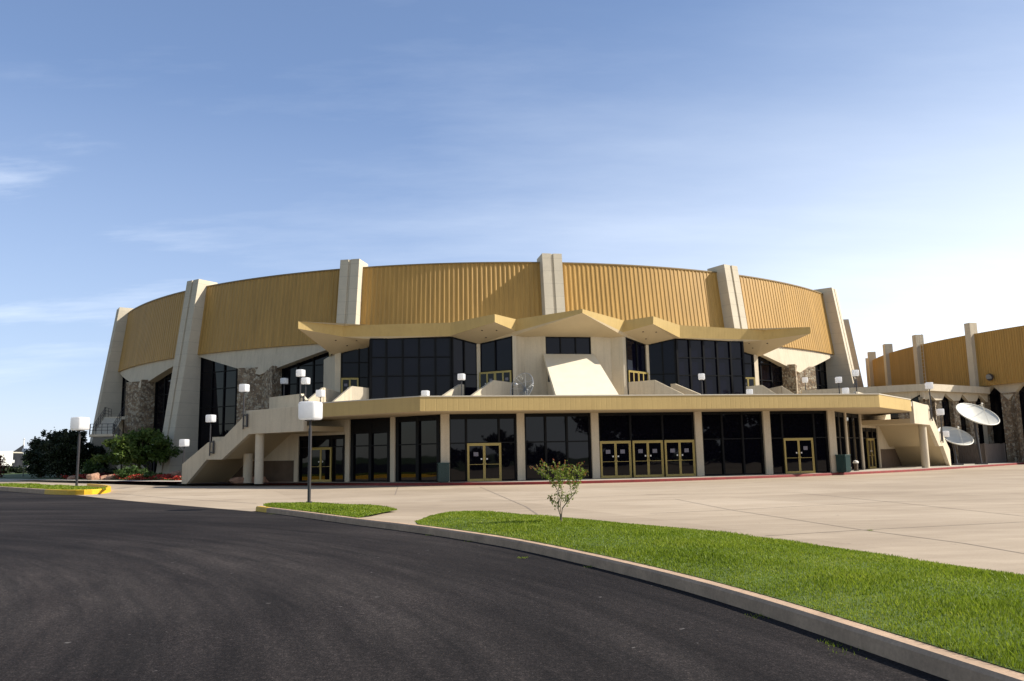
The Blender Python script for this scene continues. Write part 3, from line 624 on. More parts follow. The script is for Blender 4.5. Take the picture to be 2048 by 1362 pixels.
for x, y in ((6.3, 17.3), (7.5, 17.4), (7.0, 18.6), (17.6, 20.6), (19.3, 20.4), (18.4, 21.5)):
    for f in sf.f:                # height of the soffit plane over this point
        P_ = [np.array(sf.v[k]) for k in f]
        for k in range(1, len(P_) - 1):
            q = [P_[0], P_[k], P_[k + 1]]; M_ = np.array([[v[0] for v in q], [v[1] for v in q], [1, 1, 1]])
            if abs(np.linalg.det(M_)) < 1e-6: continue
            w_ = np.linalg.solve(M_, [x, y, 1])
            if (w_ > -1e-6).all():
                z = float(sum(wi * v[2] for wi, v in zip(w_, q)))
                for sg in (-1, 1): dl.tube([(sg * x, y, z - .03), (sg * x, y, z + .2)], .075, 10)
                break
dl.build('downlight', DARKM, so)
# ---------------------------------------------------------------- lamps
def zat(px, py, s, t):           # height of a picture point that stands over local plan point (s,t)
    return AY(px, py, W2(s, t)[1])[2]
def rounded_cube(c, r):
    import bmesh
    bm = bmesh.new(); bmesh.ops.create_cube(bm, size=c); bmesh.ops.bevel(bm, geom=bm.edges[:], offset=r, segments=4, profile=.5, affect='EDGES')
    me = bpy.data.meshes.new('lamp_shade'); bm.to_mesh(me); bm.free(); me.polygons.foreach_set('use_smooth', [True] * len(me.polygons)); me.materials.append(ACRYL); return me
SHADE = rounded_cube(1.0, .14)
def lamp(p, h, cube, label, rz=.5, bracket=None, rad=None, group='cube lamps around the arena'):
    # p base, h height of the cube centre over the base
    e = empty('cube_lamp', p, rz, label, 'lamp', group); r_ = rad or cube * .075
    mb = MB(); mb.tube([(0, 0, 0), (0, 0, h - cube * .95)], r_ * 1.18, 10).tube([(0, 0, h - cube * .951), (0, 0, h - cube * .49)], r_ * .8, 10)
    mb.build('post', POST, e)
    MB().box((0, 0, h - cube * .515), (cube * .42, cube * .42, cube * .05)).build('collar', POST, e)
    s = bpy.data.objects.new('lamp_shade', SHADE); C.objects.link(s); s.parent = e; s.location = (0, 0, h); s.scale = (cube, cube, cube * .97)
    if bracket is not None:      # a ladder-like bracket holding the post against a wall; bracket = direction along the wall (local angle)
        d = np.array([math.cos(bracket - rz), math.sin(bracket - rz)]); b_ = MB()
        x = d * .34; b_.box((x[0], x[1], .55), (.09, .09, .85), bracket - rz); 
        for z in (.2, .88): b_.box((x[0] / 2, x[1] / 2, z), (.26, .06, .07), bracket - rz)
        b_.build('wall_bracket', POST, e)
    else:
        MB().tube([(0, 0, 0), (0, 0, .05)], r_ * 2.1, 12).build('base_plate', POST, e)
    return e
lamp(tuple(G(618, 1006, .17)), 3.05, .63, 'largest and nearest cube lamp, on a dark post at the tip of the grass island', -.28)
lamp(tuple(G(153, 973, .30)), 3.62, .78, 'tall cube lamp on the left grass island with the yellow kerb', -.40)
def wl(x, y): return W2(x, y)
lp = [((1, 9.69, 13.51), 7.58, 'cube lamp on the terrace against the tall window right of the sloping roof'), ((-1, 9.69, 13.51), 7.58, 'cube lamp on the terrace just left of the mesh satellite dish'),
      ((-1, 12.59, 11.23), 6.12, 'short cube lamp peeping over the canopy edge below the left upper window'), ((1, 12.59, 11.23), 6.12, 'cube lamp half hidden by the canopy edge below the right end of the upper window'),
      ((-1, 19.9, 9.81), 6.08, 'cube lamp right behind the big foreground lamp, beside a sloping parapet'), ((1, 19.9, 9.81), 6.08, 'low cube lamp half hidden by the right end of the canopy edge'),
      ((-1, 21.09, 12.48), 7.2, 'rightmost of three cube lamps grouped above the left stair landing'), ((1, 21.09, 12.48), 7.2, 'cube lamp in front of the buttress at the right end of the terrace'),
      ((-1, 23.46, 21.52), 8.05, 'leftmost of three cube lamps grouped above the left stair landing'), ((1, 23.46, 21.52), 8.05, 'cube lamp before the stone pier on the right of the terrace')]
for (sg, s, t), zc, lb in lp:
    x, y = W2(sg * s, t); lamp((x, y, 4.73), zc - 4.73, .5, lb, -.3)
def on_stair(sg, a, o): p = sa + su * a + sn * o; return W2(sg * p[0], p[1])
for sg, a, o_, zb, zc, lb in [(-1, 5.1, -.10, 3.55, 6.16, 'cube lamp bracketed to the top of the left stair flight'), (1, 5.1, -.10, 3.55, 6.16, 'cube lamp bracketed to the top of the right stair flight'),
                              (-1, 8.15, -.10, 1.95, 4.35, 'cube lamp bracketed to the middle landing of the left stairs'), (1, 8.15, -.10, 1.95, 4.30, 'cube lamp bracketed to the middle landing of the right stairs'),
                              (-1, 11.15, .25, .5, 2.85, 'cube lamp at the foot of the left stairs, beside the broad green tree'), (1, 11.15, .25, .5, 2.65, 'cube lamp at the foot of the right stairs, in front of the lower satellite dish')]:
    x, y = on_stair(sg, a, o_); ang = TH + math.atan2(su[1], su[0] * sg) + math.pi
    lamp((x, y, zb), zc - zb, .5, lb, -.3, bracket=ang)
for sg, lb in ((-1, 'tallest of three cube lamps grouped above the left stair landing'), (1, 'highest cube lamp at the right end, beside the far right buttress')):
    x, y = W2(sg * 21.3, 10.45); lamp((x, y, 5.0), 7.55 - 5.0, .5, lb, -.3, bracket=TH + math.atan2(su[1], su[0] * sg) + (0 if sg > 0 else 0) + math.pi)
p = G(307, 953, .15); lamp(tuple(p), AY(308, 891, p[1])[2] - .15, .72, 'cube lamp on a thin post in front of the broad green tree', -.35)
p = G(163, 953, .15); lamp(tuple(p), AY(167, 896.5, p[1])[2] - .15, .70, 'smaller cube lamp beside the dark juniper, seen behind the tall island lamp', -.35)
p = G(46, 953, .15); lamp(tuple(p), AY(51, 901, p[1])[2] - .15, .52, 'shaded cube lamp before the dark glass front of the white chapel', .3)
p = G(24, 944, .15); lamp(tuple(p), AY(25.5, 923, p[1])[2] - .15, .66, 'tiny far cube lamp at the corner of the white chapel', .5)
p = G(1941, 925, .15); lamp(tuple(p), AY(1939.5, 882, p[1])[2] - .15, .26, 'small thin cube lamp at the left corner of the board fence', .5, rad=.03)
# ---------------------------------------------------------------- litter bins and urn
def litter_bin(p, rz, label):
    e = empty('litter_bin', p, rz, label, 'litter bin', 'dark green litter bins')
    b = MB(); b.box((0, 0, .55), (.60, .60, 1.0))
    for k in range(-3, 4):
        for q in (0, 1, 2, 3): a = q * math.pi / 2; c_, s_ = math.cos(a), math.sin(a); x, y = k * .083, -.315; b.box((x * c_ - y * s_, x * s_ + y * c_, .55), (.055, .025, .92), a)
    b.build('bin_body', BIN, e); MB().box((0, 0, 1.085), (.68, .68, .07)).box((0, 0, .03), (.5, .5, .05)).build('bin_rim', BIN, e, bevel=.015)
litter_bin((*W2(-12.45, -.42), .15), TH, 'green litter bin standing at the left corner column of the glass front')
litter_bin((*W2(12.75, -.35), .15), TH + .5, 'green litter bin standing at the right corner column of the glass front')
e = empty('ash_urn', (*W2(15.55, 2.6), .15), 0, 'small urn with a white top beside the slim column on the right side', 'ash urn')
MB().tube([(0, 0, 0), (0, 0, .04), (0, 0, .05), (0, 0, .5)], [.17, .17, .12, .14], 14).build('urn_body', BARK, e); MB().tube([(0, 0, .505), (0, 0, .56), (0, 0, .66), (0, 0, .70)], [.17, .19, .14, .03], 14).build('urn_top', WHITE, e)
# ---------------------------------------------------------------- satellite dishes
def frame_of(n): 
    n = Vector(n).normalized(); return n.to_track_quat('Z', 'Y')
def dish(name, c, n, dia, depth, label, base_z, mesh=False):
    e = empty(name, (c[0], c[1], base_z), 0, label, 'satellite dish'); q = frame_of(n); cc = Vector((0, 0, c[2] - base_z))
    def pt(r, a): v = q @ Vector((r * math.cos(a), r * math.sin(a), depth * (r / (dia / 2)) ** 2 - depth * .5)); return tuple(cc + v)
    Rr = dia / 2
    if mesh:
        mb = MB()
        for k in range(36): mb.tube([pt(Rr * f, 6.2832 * k / 36) for f in (.04, .3, .55, .8, 1)],   .010, 4)
        for j in range(1, 17): mb.tube([pt(Rr * j / 16, 6.2832 * k / 40) for k in range(41)], .009, 4)
        mb.build('reflector', MESHM, e)
        rim = MB().tube([pt(Rr, 6.2832 * k / 48) for k in range(49)], .022, 6)
        for k in range(8): rim.tube([pt(Rr * f, 6.2832 * k / 8) for f in (.04, .35, .7, 1)], .014, 4)
        rim.build('rim', STEEL, e)
    else:
        mb = MB(); K, J = 48, 8
        for side in (0, 1):
            b0 = len(mb.v)
            for j in range(J + 1):
                for k in range(K):
                    v = Vector(pt(max(.001, Rr * j / J), 6.2832 * k / K)); v -= (q @ Vector((0, 0, .04))) * side; mb.v.append(tuple(v))
            for j in range(J):
                for k in range(K):
                    k2 = (k + 1) % K; f = (b0 + j * K + k, b0 + (j + 1) * K + k, b0 + (j + 1) * K + k2, b0 + j * K + k2); mb.f.append(f if side == 0 else f[::-1])
        mb.build('reflector', DISH, e, smooth=True); MB().tube([pt(Rr, 6.2832 * k / 48) for k in range(49)], .045, 6).build('rim', DISH, e)
    fp = cc + q @ Vector((0, 0, dia * .36)); fd = MB()
    for k in range(3): fd.tube([pt(Rr * .92, 2.094 * k + .5), tuple(fp)], .018 if not mesh else .014, 5)
    d = q @ Vector((0, 0, 1)); fd.tube([tuple(fp - d * .1), tuple(fp + d * .12)], .075, 8); fd.build('feed_arm', DISH if not mesh else STEEL, e)
    m_ = MB().tube([(0, 0, 0), tuple(cc - d * (depth * .5 + .25))], .10 if not mesh else .05, 10).tube([tuple(cc - d * (depth * .5 + .25)), tuple(cc - d * (depth * .5 + .02))], .16 if not mesh else .08, 10)
    m_.box((0, 0, .06), (.7, .7, .12)); m_.build('mount', STEEL if mesh else POST, e)
    return e
def nvec(px, py, ir, iu, k):     # normal from image tilt: k towards the camera, rest (right, up)
    d = ray(px, py); d = d / np.linalg.norm(d); v = -d * k + math.sqrt(1 - k * k) * (RV * ir + UV * iu); return v
c = AY(1953, 833, 67); dish('satellite_dish', c, nvec(1953, 833, .40, .91, .49), 3.28, .5, 'upper big white satellite dish tilted skyward above the board fence', .15)
c = AY(1909, 876, 66); dish('satellite_dish', c, nvec(1909, 876, .34, .94, .50), 2.65, .42, 'lower white satellite dish partly hidden behind the right stairs', .15)
c = AY(1047, 776, 57.5); dish('mesh_dish', c, nvec(1047, 776, -.80, .42, .62), 2.15, .38, 'grey wire mesh dish on the terrace beside the sloping white roof', 4.74, True)
# ---------------------------------------------------------------- far round hall and link block
HC = np.array([81.0, 86.0])
FH = empty('round_hall', (HC[0], HC[1], 0), 0, 'second gold ribbed hall with thin pale fins behind the satellite dishes', 'hall')
def hp(a, r): a = R(a); return (-r * math.cos(a), -r * math.sin(a))
fins = [-48, -37.4, -26.7, -16.2, -5.4, 4.8, 15.9]
for i, a in enumerate(fins):
    ar = R(a); t_ = (math.sin(ar), -math.cos(ar)); w_ = .33
    q = [hp(a, 39.2), hp(a, 38.35)]; pl = [(q[0][0] - t_[0] * w_, q[0][1] - t_[1] * w_), (q[1][0] - t_[0] * w_, q[1][1] - t_[1] * w_), (q[1][0] + t_[0] * w_, q[1][1] + t_[1] * w_), (q[0][0] + t_[0] * w_, q[0][1] + t_[1] * w_)]
    f = MB().prism(pl, 0, 13.25).build('fin', CREAM, FH)
    if abs(a - 4.8) < .1:
        ld = MB(); b_ = hp(a, 38.98); rails = [(b_[0] + t_[0] * q, b_[1] + t_[1] * q) for q in (w_ + .3, w_ + .75)]
        for x, y in rails: ld.tube([(x, y, 7.5), (x, y, 13.2)], .03, 5)
        for k in range(16): ld.tube([(*rails[0], 7.7 + k * .36), (*rails[1], 7.7 + k * .36)], .018, 5)
        ld.build('ladder', CAP, FH)
for a, b_ in zip(fins, fins[1:] + [25.6]):
    n = 24; mb = MB(); k0 = len(mb.v); cols = []
    for i in range(n):
        for f_, o_ in ((.08, 0), (.36, 0), (.52, -.06), (.92, -.06)): cols.append((a + .5 + (b_ - a - 1) * (i + f_) / n, o_))
    cols = [(a + .45, 0)] + cols + [(b_ - .45, 0)]
    for ph, o_ in cols: mb.v += [(*hp(ph, 38.8 + o_), 7.2), (*hp(ph, 38.8 + o_), 12.2), (*hp(ph, 37.4), 7.22)]
    for i in range(len(cols) - 1): mb.f += [(3 * i, 3 * i + 1, 3 * i + 4, 3 * i + 3), (3 * i + 2, 3 * i, 3 * i + 3, 3 * i + 5)]
    mb.build('wall_panel', GOLD, FH)
rm = MB(); rm.face(*[(*hp(a, 38.74), 12.18) for a in (25.2, 22, 18, 14, 10, 6, 2, -2, -6, -10, -14, -18, -22, -26, -30, -35, -40, -48)], (30, 29, 12.18), (30, -16.4, 12.18)); e_ = hp(25.2, 38.5); FHW = MB().wall(e_, (30, e_[1]), .3, 7.2, 12.2).build('wall_panel', GOLD, FH); MB().wall((e_[0] + .3, e_[1] + .6), (30, e_[1] + .6), .3, 0, 7.2).build('base_wall', STONE, FH); rm.build('roof', DARKGOLD, FH)  # unseen end of the hall, cut flat so sun reaches dishes and link block
zs = np.array([8.6, 13.2, 17.8])
for i, a in enumerate(zs):       # stone piers with cream wedges over dark glass
    b_ = a + 4.6; m_ = a + 2.3; d = 1.05
    MB().face((*hp(a, 38.3), 7.21), (*hp(m_, 38.35), 5.75), (*hp(b_, 38.3), 7.21)).face((*hp(a, 37.9), 7.18), (*hp(m_, 37.9), 5.75), (*hp(m_, 38.35), 5.75), (*hp(a, 38.3), 7.21)).face((*hp(m_, 37.9), 5.75), (*hp(b_, 37.9), 7.18), (*hp(b_, 38.3), 7.21), (*hp(m_, 38.35), 5.75)).build('fascia_wedge', CREAM, FH)
    MB().prism([hp(m_ + d, 37.7), hp(m_ + d, 38.4), hp(m_, 38.1), hp(m_ - d, 38.4), hp(m_ - d, 37.7)][::-1], 0, [6.5, 6.4, 5.78, 6.4, 6.5]).build('stone_pier', STONE, FH)
gm = MB(); aa = np.linspace(-50, 25.2, 30)
for p, q in zip(aa[:-1], aa[1:]): gm.face((*hp(q, 37.85), 0), (*hp(p, 37.85), 0), (*hp(p, 37.85), 7.2), (*hp(q, 37.85), 7.2))
gm.build('window', GLASS, FH)
x, y = hp(18.6, 38.8); e = empty('floodlight', (HC[0] + x, HC[1] + y, 7.95), R(198), 'round dark floodlight fixed low on the gold wall of the far hall', 'floodlight')
MB().tube([(.0, 0, 0), (.12, 0, 0), (.3, 0, -.03), (.42, 0, -.05)], [.16, .26, .34, .32], 14).build('housing', POST, e); MB().tube([(.425, 0, -.05), (.44, 0, -.055)], .29, 14).build('lens', STEEL, e); MB().box((-.1, 0, 0), (.35, .08, .08)).build('arm', POST, e)
# link block
LA, LC, LB_ = np.array([26.5, 73.4]), np.array([35.43, 68.28]), np.array([44.06, 73.95])
LK = empty('link_block', (LC[0], LC[1], 0), 0, 'low block with a cream roof slab and stone piers joining arena and far hall', 'building')
rel = lambda p: (p[0] - LC[0], p[1] - LC[1])
MB().prism([rel(LA), (0, 0), rel(LB_), rel((47, 82)), rel((30, 84))], 6.42, 7.02).build('roof_slab', CREAM, LK)
def on_line(px, A, B_):
    d = ray(px, 830)[:2]; M_ = np.array([[d[0], -(B_ - A)[0]], [d[1], -(B_ - A)[1]]]); k = np.linalg.solve(M_, A); return A + (B_ - A) * k[1]
def inset(A, B_, o): u = (B_ - A) / np.linalg.norm(B_ - A); n_ = np.array([-u[1], u[0]]); return A + n_ * o, B_ + n_ * o, u, n_
for (A, B_, pxs, peaks) in ((LA, LC, [(1770, 1797), (1822, 1853)], [1776, 1851]), (LC, LB_, [(1857, 1872), (1886, 1908), (1920, 1938), (1954, 1977)], [1858, 1892, 1926, 1960])):
    a, b_, u, n_ = inset(A, B_, .55); a2, b2, _, _ = inset(A, B_, .95)
    L = np.linalg.norm(b_ - a); ts = []
    for (x0, x1), pk in zip(pxs, peaks): ts.append([float((on_line(x, a, b_) - a) @ u) for x in (x0, pk, x1)])
    # gabled fascia with a zigzag lower edge
    low = [(0, 5.75)]
    for t0, tp_, t1 in ts: low += [(t0, 5.72), (tp_, 6.28), (t1, 5.66)]
    low.append((L, 5.75)); low = sorted(low)
    fb = MB()
    for (t0, z0), (t1, z1) in zip(low[:-1], low[1:]):
        if t1 - t0 < .02: continue
        p0, p1 = a + u * t0 - n_ * .1, a + u * t1 - n_ * .1; p2, p3 = p0 + n_ * .3, p1 + n_ * .3
        fb.loft([(*rel(p0), z0), (*rel(p1), z1), (*rel(p1), 6.43), (*rel(p0), 6.43)], [(*rel(p2), z0), (*rel(p3), z1), (*rel(p3), 6.43), (*rel(p2), 6.43)])
    fb.build('zigzag_fascia', CREAM, LK)
    edges = [0] + [v for t3 in ts for v in (t3[0], t3[2])] + [L]
    for t0, t1 in zip(edges[::2], edges[1::2]):
        if t1 - t0 < .15: continue
        p0, p1 = a + u * t0, a + u * t1; pm_ = (p0 + p1) / 2 + n_ * .16
        MB().prism([rel(p0), rel(pm_), rel(p1), rel(p1 + n_ * .36), rel(p0 + n_ * .36)], 0, [5.9, 5.85, 5.9, 5.95, 5.95]).build('stone_pier', STONE, LK)
    MB().face((*rel(a2), 0), (*rel(b2), 0), (*rel(b2), 6.42), (*rel(a2), 6.42)).build('window', GLASS, LK)
# fence
FE = empty('board_fence', (40.75, 70.0, 0), 0, 'weathered grey board fence around the foot of the big satellite dish', 'fence')
def boards(p0, p1, h, name):
    p0, p1 = np.array(p0, float), np.array(p1, float); L = np.linalg.norm(p1 - p0); n = int(L / .15); mb = MB()
    for i in range(n): a, b_ = p0 + (p1 - p0) * (i + .03) / n, p0 + (p1 - p0) * (i + .97) / n; mb.wall(a, b_, .025, .15, h + random.uniform(-.02, .02))
    return mb.build(name, WOOD, FE)
for i, (p0, p1) in enumerate((((0, 0), (3.5, 3.0)), ((-1.7, 1.9), (0, 0)))): boards(p0, p1, 1.85, 'board_panel')
for p in ((0, 0), (3.5, 3.0), (-1.7, 1.9)): MB().box((p[0], p[1], 1.02), (.12, .12, 1.76)).build('fence_post', WOOD, FE)
# ---------------------------------------------------------------- vegetation
def leaf_cloud(clumps, n, size, seed, flat=.0, shape=1.7):
    # clumps: rows of (x,y,z,rx,ry,rz); leaves sit mostly near the clump surfaces
    r_ = np.random.default_rng(seed); cl = np.array(clumps, float); vol = np.cbrt(cl[:, 3] * cl[:, 4] * cl[:, 5]) ** 2; k = r_.choice(len(cl), n, p=vol / vol.sum())
    d = r_.normal(size=(n, 3)); d /= np.linalg.norm(d, axis=1)[:, None]; rad = r_.random(n)[:, None] ** .42
    P = cl[k, :3] + d * rad * cl[k, 3:] * (1 + .18 * r_.normal(size=(n, 1)))
    nr = d * .6 + r_.normal(size=(n, 3)) * .7; nr[:, 2] += flat; nr /= np.linalg.norm(nr, axis=1)[:, None]
    a = np.cross(nr, r_.normal(size=(n, 3))); a /= np.linalg.norm(a, axis=1)[:, None]; b_ = np.cross(nr, a); s = (size * (.6 + .8 * r_.random(n)))[:, None]
    return np.stack([P - a * s * shape / 2, P + b_ * s * .38, P + a * s * shape / 2, P - b_ * s * .38], 1).reshape(-1, 3)
def clumpy(c, rx, ry, rz, n, cr, seed, zmin=None, hollow=.55):
    r_ = np.random.default_rng(seed); out = []
    while len(out) < n:
        d = r_.normal(size=3); d /= np.linalg.norm(d); k = hollow + (1 - hollow) * r_.random(); p = np.array(c) + d * k * np.array([rx, ry, rz])
        if zmin is not None and p[2] < zmin: continue
        q = cr * (.65 + .7 * r_.random()); out.append((*p, q, q, q * .72))
    return out
def branches(mb, base, tips, r0, seed, sag=.1):
    r_ = np.random.default_rng(seed)
    for tp_ in tips:
        b0, t_ = np.array(base), np.array(tp_[:3]); m1 = b0 + (t_ - b0) * .35 + r_.normal(size=3) * sag + np.array([0, 0, .15 * np.linalg.norm(t_ - b0)]); m2 = b0 + (t_ - b0) * .7 + r_.normal(size=3) * sag
        mb.tube([b0, m1, m2, t_], [r0, r0 * .65, r0 * .4, r0 * .15], 6)
def tree(name, p, label, cat, clumps, nl, size, leafm, barkm, trunk, tr_r, seed, group=None, part='crown', flat=0):
    e = empty(name, p, 0, label, cat, group)
    npmesh(part, leaf_cloud(clumps, nl, size, seed, flat), 4, leafm, e)
    if trunk:
        mb = MB(); mb.tube([(0, 0, -.1), (.05, 0, trunk * .5), (0, .03, trunk)], [tr_r * 1.3, tr_r, tr_r * .85], 9); r_ = np.random.default_rng(seed); idx = r_.choice(len(clumps), min(12, len(clumps)), replace=False)
        branches(mb, (0, .03, trunk), [clumps[i] for i in idx], tr_r * .6, seed); mb.build('trunk', barkm, e)
    return e
# broad green tree by the left buttress
tx = AY(276, 950, 76); cl_ = clumpy((0, 0, 2.75), 3.3, 2.6, 1.5, 46, .72, 11, 1.35) + [(-.6, 0, 3.9, .9, .9, .5), (.5, .2, 4.25, .8, .8, .45), (-1.6, 0, 3.4, .9, .8, .5), (3.2, 0, 2.4, .8, .8, .5), (-3.6, -.2, 1.9, .8, .7, .45), (2.3, 0, 3.4, .7, .7, .45)]
tree('broad_tree', (tx[0], tx[1], .15), 'broad leafy green tree in front of the left buttress', 'tree', cl_, 9500, .20, L_TREE, BARK, 1.3, .16, 12, flat=.5)
# dark junipers
for i, (px, Y, rx, rz, hz, lb) in enumerate([(82, 90, 1.5, 1.9, 2.4, 'leftmost lobe of the dark junipers, its outline against the sky'), (117, 87, 1.9, 2.25, 2.65, 'dense dark juniper behind the tall island lamp'), (148, 90, 1.55, 2.35, 2.65, 'pointed dark juniper just left of the smaller cube lamp'), (192, 92, 1.1, 1.45, 1.7, 'low dark juniper between the lamp and the outside stair')]):
    x = AY(px, 930, Y); cl_ = clumpy((0, 0, hz), rx, rx * .9, rz, 60, .46, 30 + i, .15, .5) + [(0, 0, hz, rx * .75, rx * .7, rz * .8), (0, 0, .9, rx * .8, rx * .7, .9)]
    r_ = np.random.default_rng(60 + i)
    cl_ += [(r_.uniform(-.7, .7) * rx, r_.uniform(-.5, .5) * rx, hz + rz * r_.uniform(.6, .95), .26, .26, .5) for _ in range(14)]
    tree('dark_juniper', (x[0], x[1], .15), lb, 'juniper', cl_, 12000, .17, L_JUN, BARK, 1.2, .15, 40 + i, 'dark junipers left of the arena')
# shrubs in the bed
def shrub(px, py0, py1, w, Y, mat, lb, n, seed, name='low_shrub', size=.11):
    x = AY(px, 940, Y); h = abs(AY(px, py0, Y)[2] - .15); cl_ = clumpy((0, 0, h * .42), w / 2, w / 2.4, h * .5, 22, h * .26, seed, .05, .4) + [(0, 0, h * .35, w * .42, w * .36, h * .4)]
    e = empty(name, (x[0], x[1], .15), 0, lb, 'shrub'); npmesh('foliage', leaf_cloud(cl_, n, size, seed), 4, mat, e)
    MB().tube([(0, 0, -.05), (.03, 0, h * .5)], [.04, .02], 6).build('stem', BARK, e)
shrub(268, 929, 950, 3.3, 71, L_SHR, 'rounded green shrub above the red flower bed, under the broad tree', 3000, 51)
shrub(302, 942, 955, 2.6, 69.5, L_SHR, 'low bright green shrub beside the thin-post lamp', 1800, 52)
shrub(182, 914, 945, 1.5, 82, L_SHR, 'upright grey green shrub between the juniper and the outside stair', 1500, 53)
shrub(222, 930, 950, 2.6, 75, L_JUN, 'dark low shrub left of the rounded green shrub', 1800, 54)
shrub(-12, 903, 945, 1.7, 95, L_RDL, 'dark red leaved shrub cut by the left picture edge', 2200, 56, size=.14)
shrub(205, 943, 951, 1.8, 74, L_RDL, 'purple leaved low shrub among the sandstone rocks', 1200, 57)
shrub(1914, 907, 922, .9, 73, L_MYR, 'yellowish bushy plant growing in the stone planter', 900, 58, 'planter_plant', .07)
x = AY(1914, 930, 72.9); e = empty('stone_planter', (x[0], x[1], .15), .3, 'small stone planter in the red flowers beside the board fence', 'planter'); MB().box((0, 0, .2), (1.15, .7, .4)).build('planter_box', ROCK, e, bevel=.03); MB().box((0, 0, .41), (.9, .5, .03)).build('planter_soil', MULCH, e)
# flowers
def bed(line, w0, w1, n, h, seed):
    r_ = np.random.default_rng(seed); L_ = resample(line, 200); i = r_.integers(0, 199, n); f = r_.random(n)[:, None]; P = L_[i] * (1 - f) + L_[i + 1] * f; d = L_[i + 1] - L_[i]; d /= np.linalg.norm(d, axis=1)[:, None]; nn = np.stack([-d[:, 1], d[:, 0]], 1)
    P = P + nn * (w0 + (w1 - w0) * r_.random(n))[:, None]; z = .17 + h * r_.random(n) * (.6 + .4 * np.sin(P[:, 0] * 2.1))
    cl_ = np.column_stack([P, z, np.full((n, 3), .03)]); return cl_
def stuff_leaves(name, cl_, size, mat, lb, cat, seed):
    r_ = np.random.default_rng(seed); n = len(cl_); P = cl_[:, :3]; nr = r_.normal(size=(n, 3)); nr[:, 2] = abs(nr[:, 2]) + .3; nr /= np.linalg.norm(nr, axis=1)[:, None]; a = np.cross(nr, r_.normal(size=(n, 3))); a /= np.linalg.norm(a, axis=1)[:, None]; b_ = np.cross(nr, a); s = size * (.6 + .8 * r_.random(n))[:, None]
    tag(npmesh(name, np.stack([P - a * s, P + b_ * s, P + a * s, P - b_ * s], 1).reshape(-1, 3), 4, mat), lb, cat, kind='stuff')
ik = lambda px: next(i for i, p in enumerate(kf) if p[0] > G(px, 965)[0])
ln = kf[ik(30):ik(338)]; stuff_leaves('red_flowers', bed(ln, 2.1, 5.0, 12000, .45, 1), .06, L_RED, 'strip of red flowers along the kerb under the trees at left', 'flowers', 1)
stuff_leaves('flower_leaves', bed(ln, 2.0, 6.0, 9000, .3, 2), .06, L_SHR, 'green leaves under the red flowers along the left kerb', 'leaves', 2)
pr = [AY(x, 925, 73)[:2] for x in (1901, 1940)]; stuff_leaves('red_flowers', bed(pr, -.6, .6, 1500, .3, 3), .06, L_RED, 'patch of red flowers between the right stairs and the fence', 'flowers', 3)
ln = kf[ik(338):ik(362)]; 
# rocks
def rock(p, sx, sy, sz, lb, seed):
    import bmesh
    bm = bmesh.new(); bmesh.ops.create_icosphere(bm, subdivisions=3, radius=1); r_ = np.random.default_rng(seed); ph = r_.random(6) * 6
    for v in bm.verts:
        c = v.co; k = 1 + .16 * math.sin(c.x * 3.1 + ph[0]) * math.sin(c.y * 2.7 + ph[1]) + .10 * math.sin(c.z * 4.3 + ph[2] + c.x * 2) + .05 * math.sin(c.x * 9 + ph[3]) * math.sin(c.z * 8 + ph[4])
        v.co = Vector((math.copysign(abs(c.x) ** .7, c.x) * sx * k, math.copysign(abs(c.y) ** .7, c.y) * sy * k, math.copysign(abs(c.z) ** .6, c.z) * sz * k))
    me = bpy.data.meshes.new('garden_rock'); bm.to_mesh(me); bm.free(); me.materials.append(ROCK); o = bpy.data.objects.new('garden_rock', me); o.location = p; o.rotation_euler = (0, 0, seed); C.objects.link(o); tag(o, lb, 'rock', 'sandstone garden rocks')
for i, (px, Y, sx, sz, z, lb) in enumerate([(187, 72, .5, .42, .35, 'blocky sandstone rock left of the others, behind the red flowers'), (208, 71.5, .42, .25, .28, 'flat low sandstone rock in the middle of the flower bed rocks'), (228, 71.2, .6, .34, .3, 'widest sandstone rock left of the rounded green shrub'), (146, 76, .5, .28, .25, 'sandstone rock half buried near the post of the tall island lamp'), (352, 68.5, .5, .36, .45, 'reddish rock under the cube lamp at the foot of the left stairs'), (1861, 69, .4, .3, .28, 'left rock of the pair under the right stairs'), (1870, 69.5, .38, .24, .25, 'right rock of the pair under the right stairs')]):
    x = AY(px, 950, Y); rock((x[0], x[1], z), sx, sx * .7, sz, lb, 70 + i)
x, y = W2(-24.3, 8.9); rock((x, y, .3), 1.1, .5, .28, 'long low rock ledge in the shade beneath the left stairs', 79)
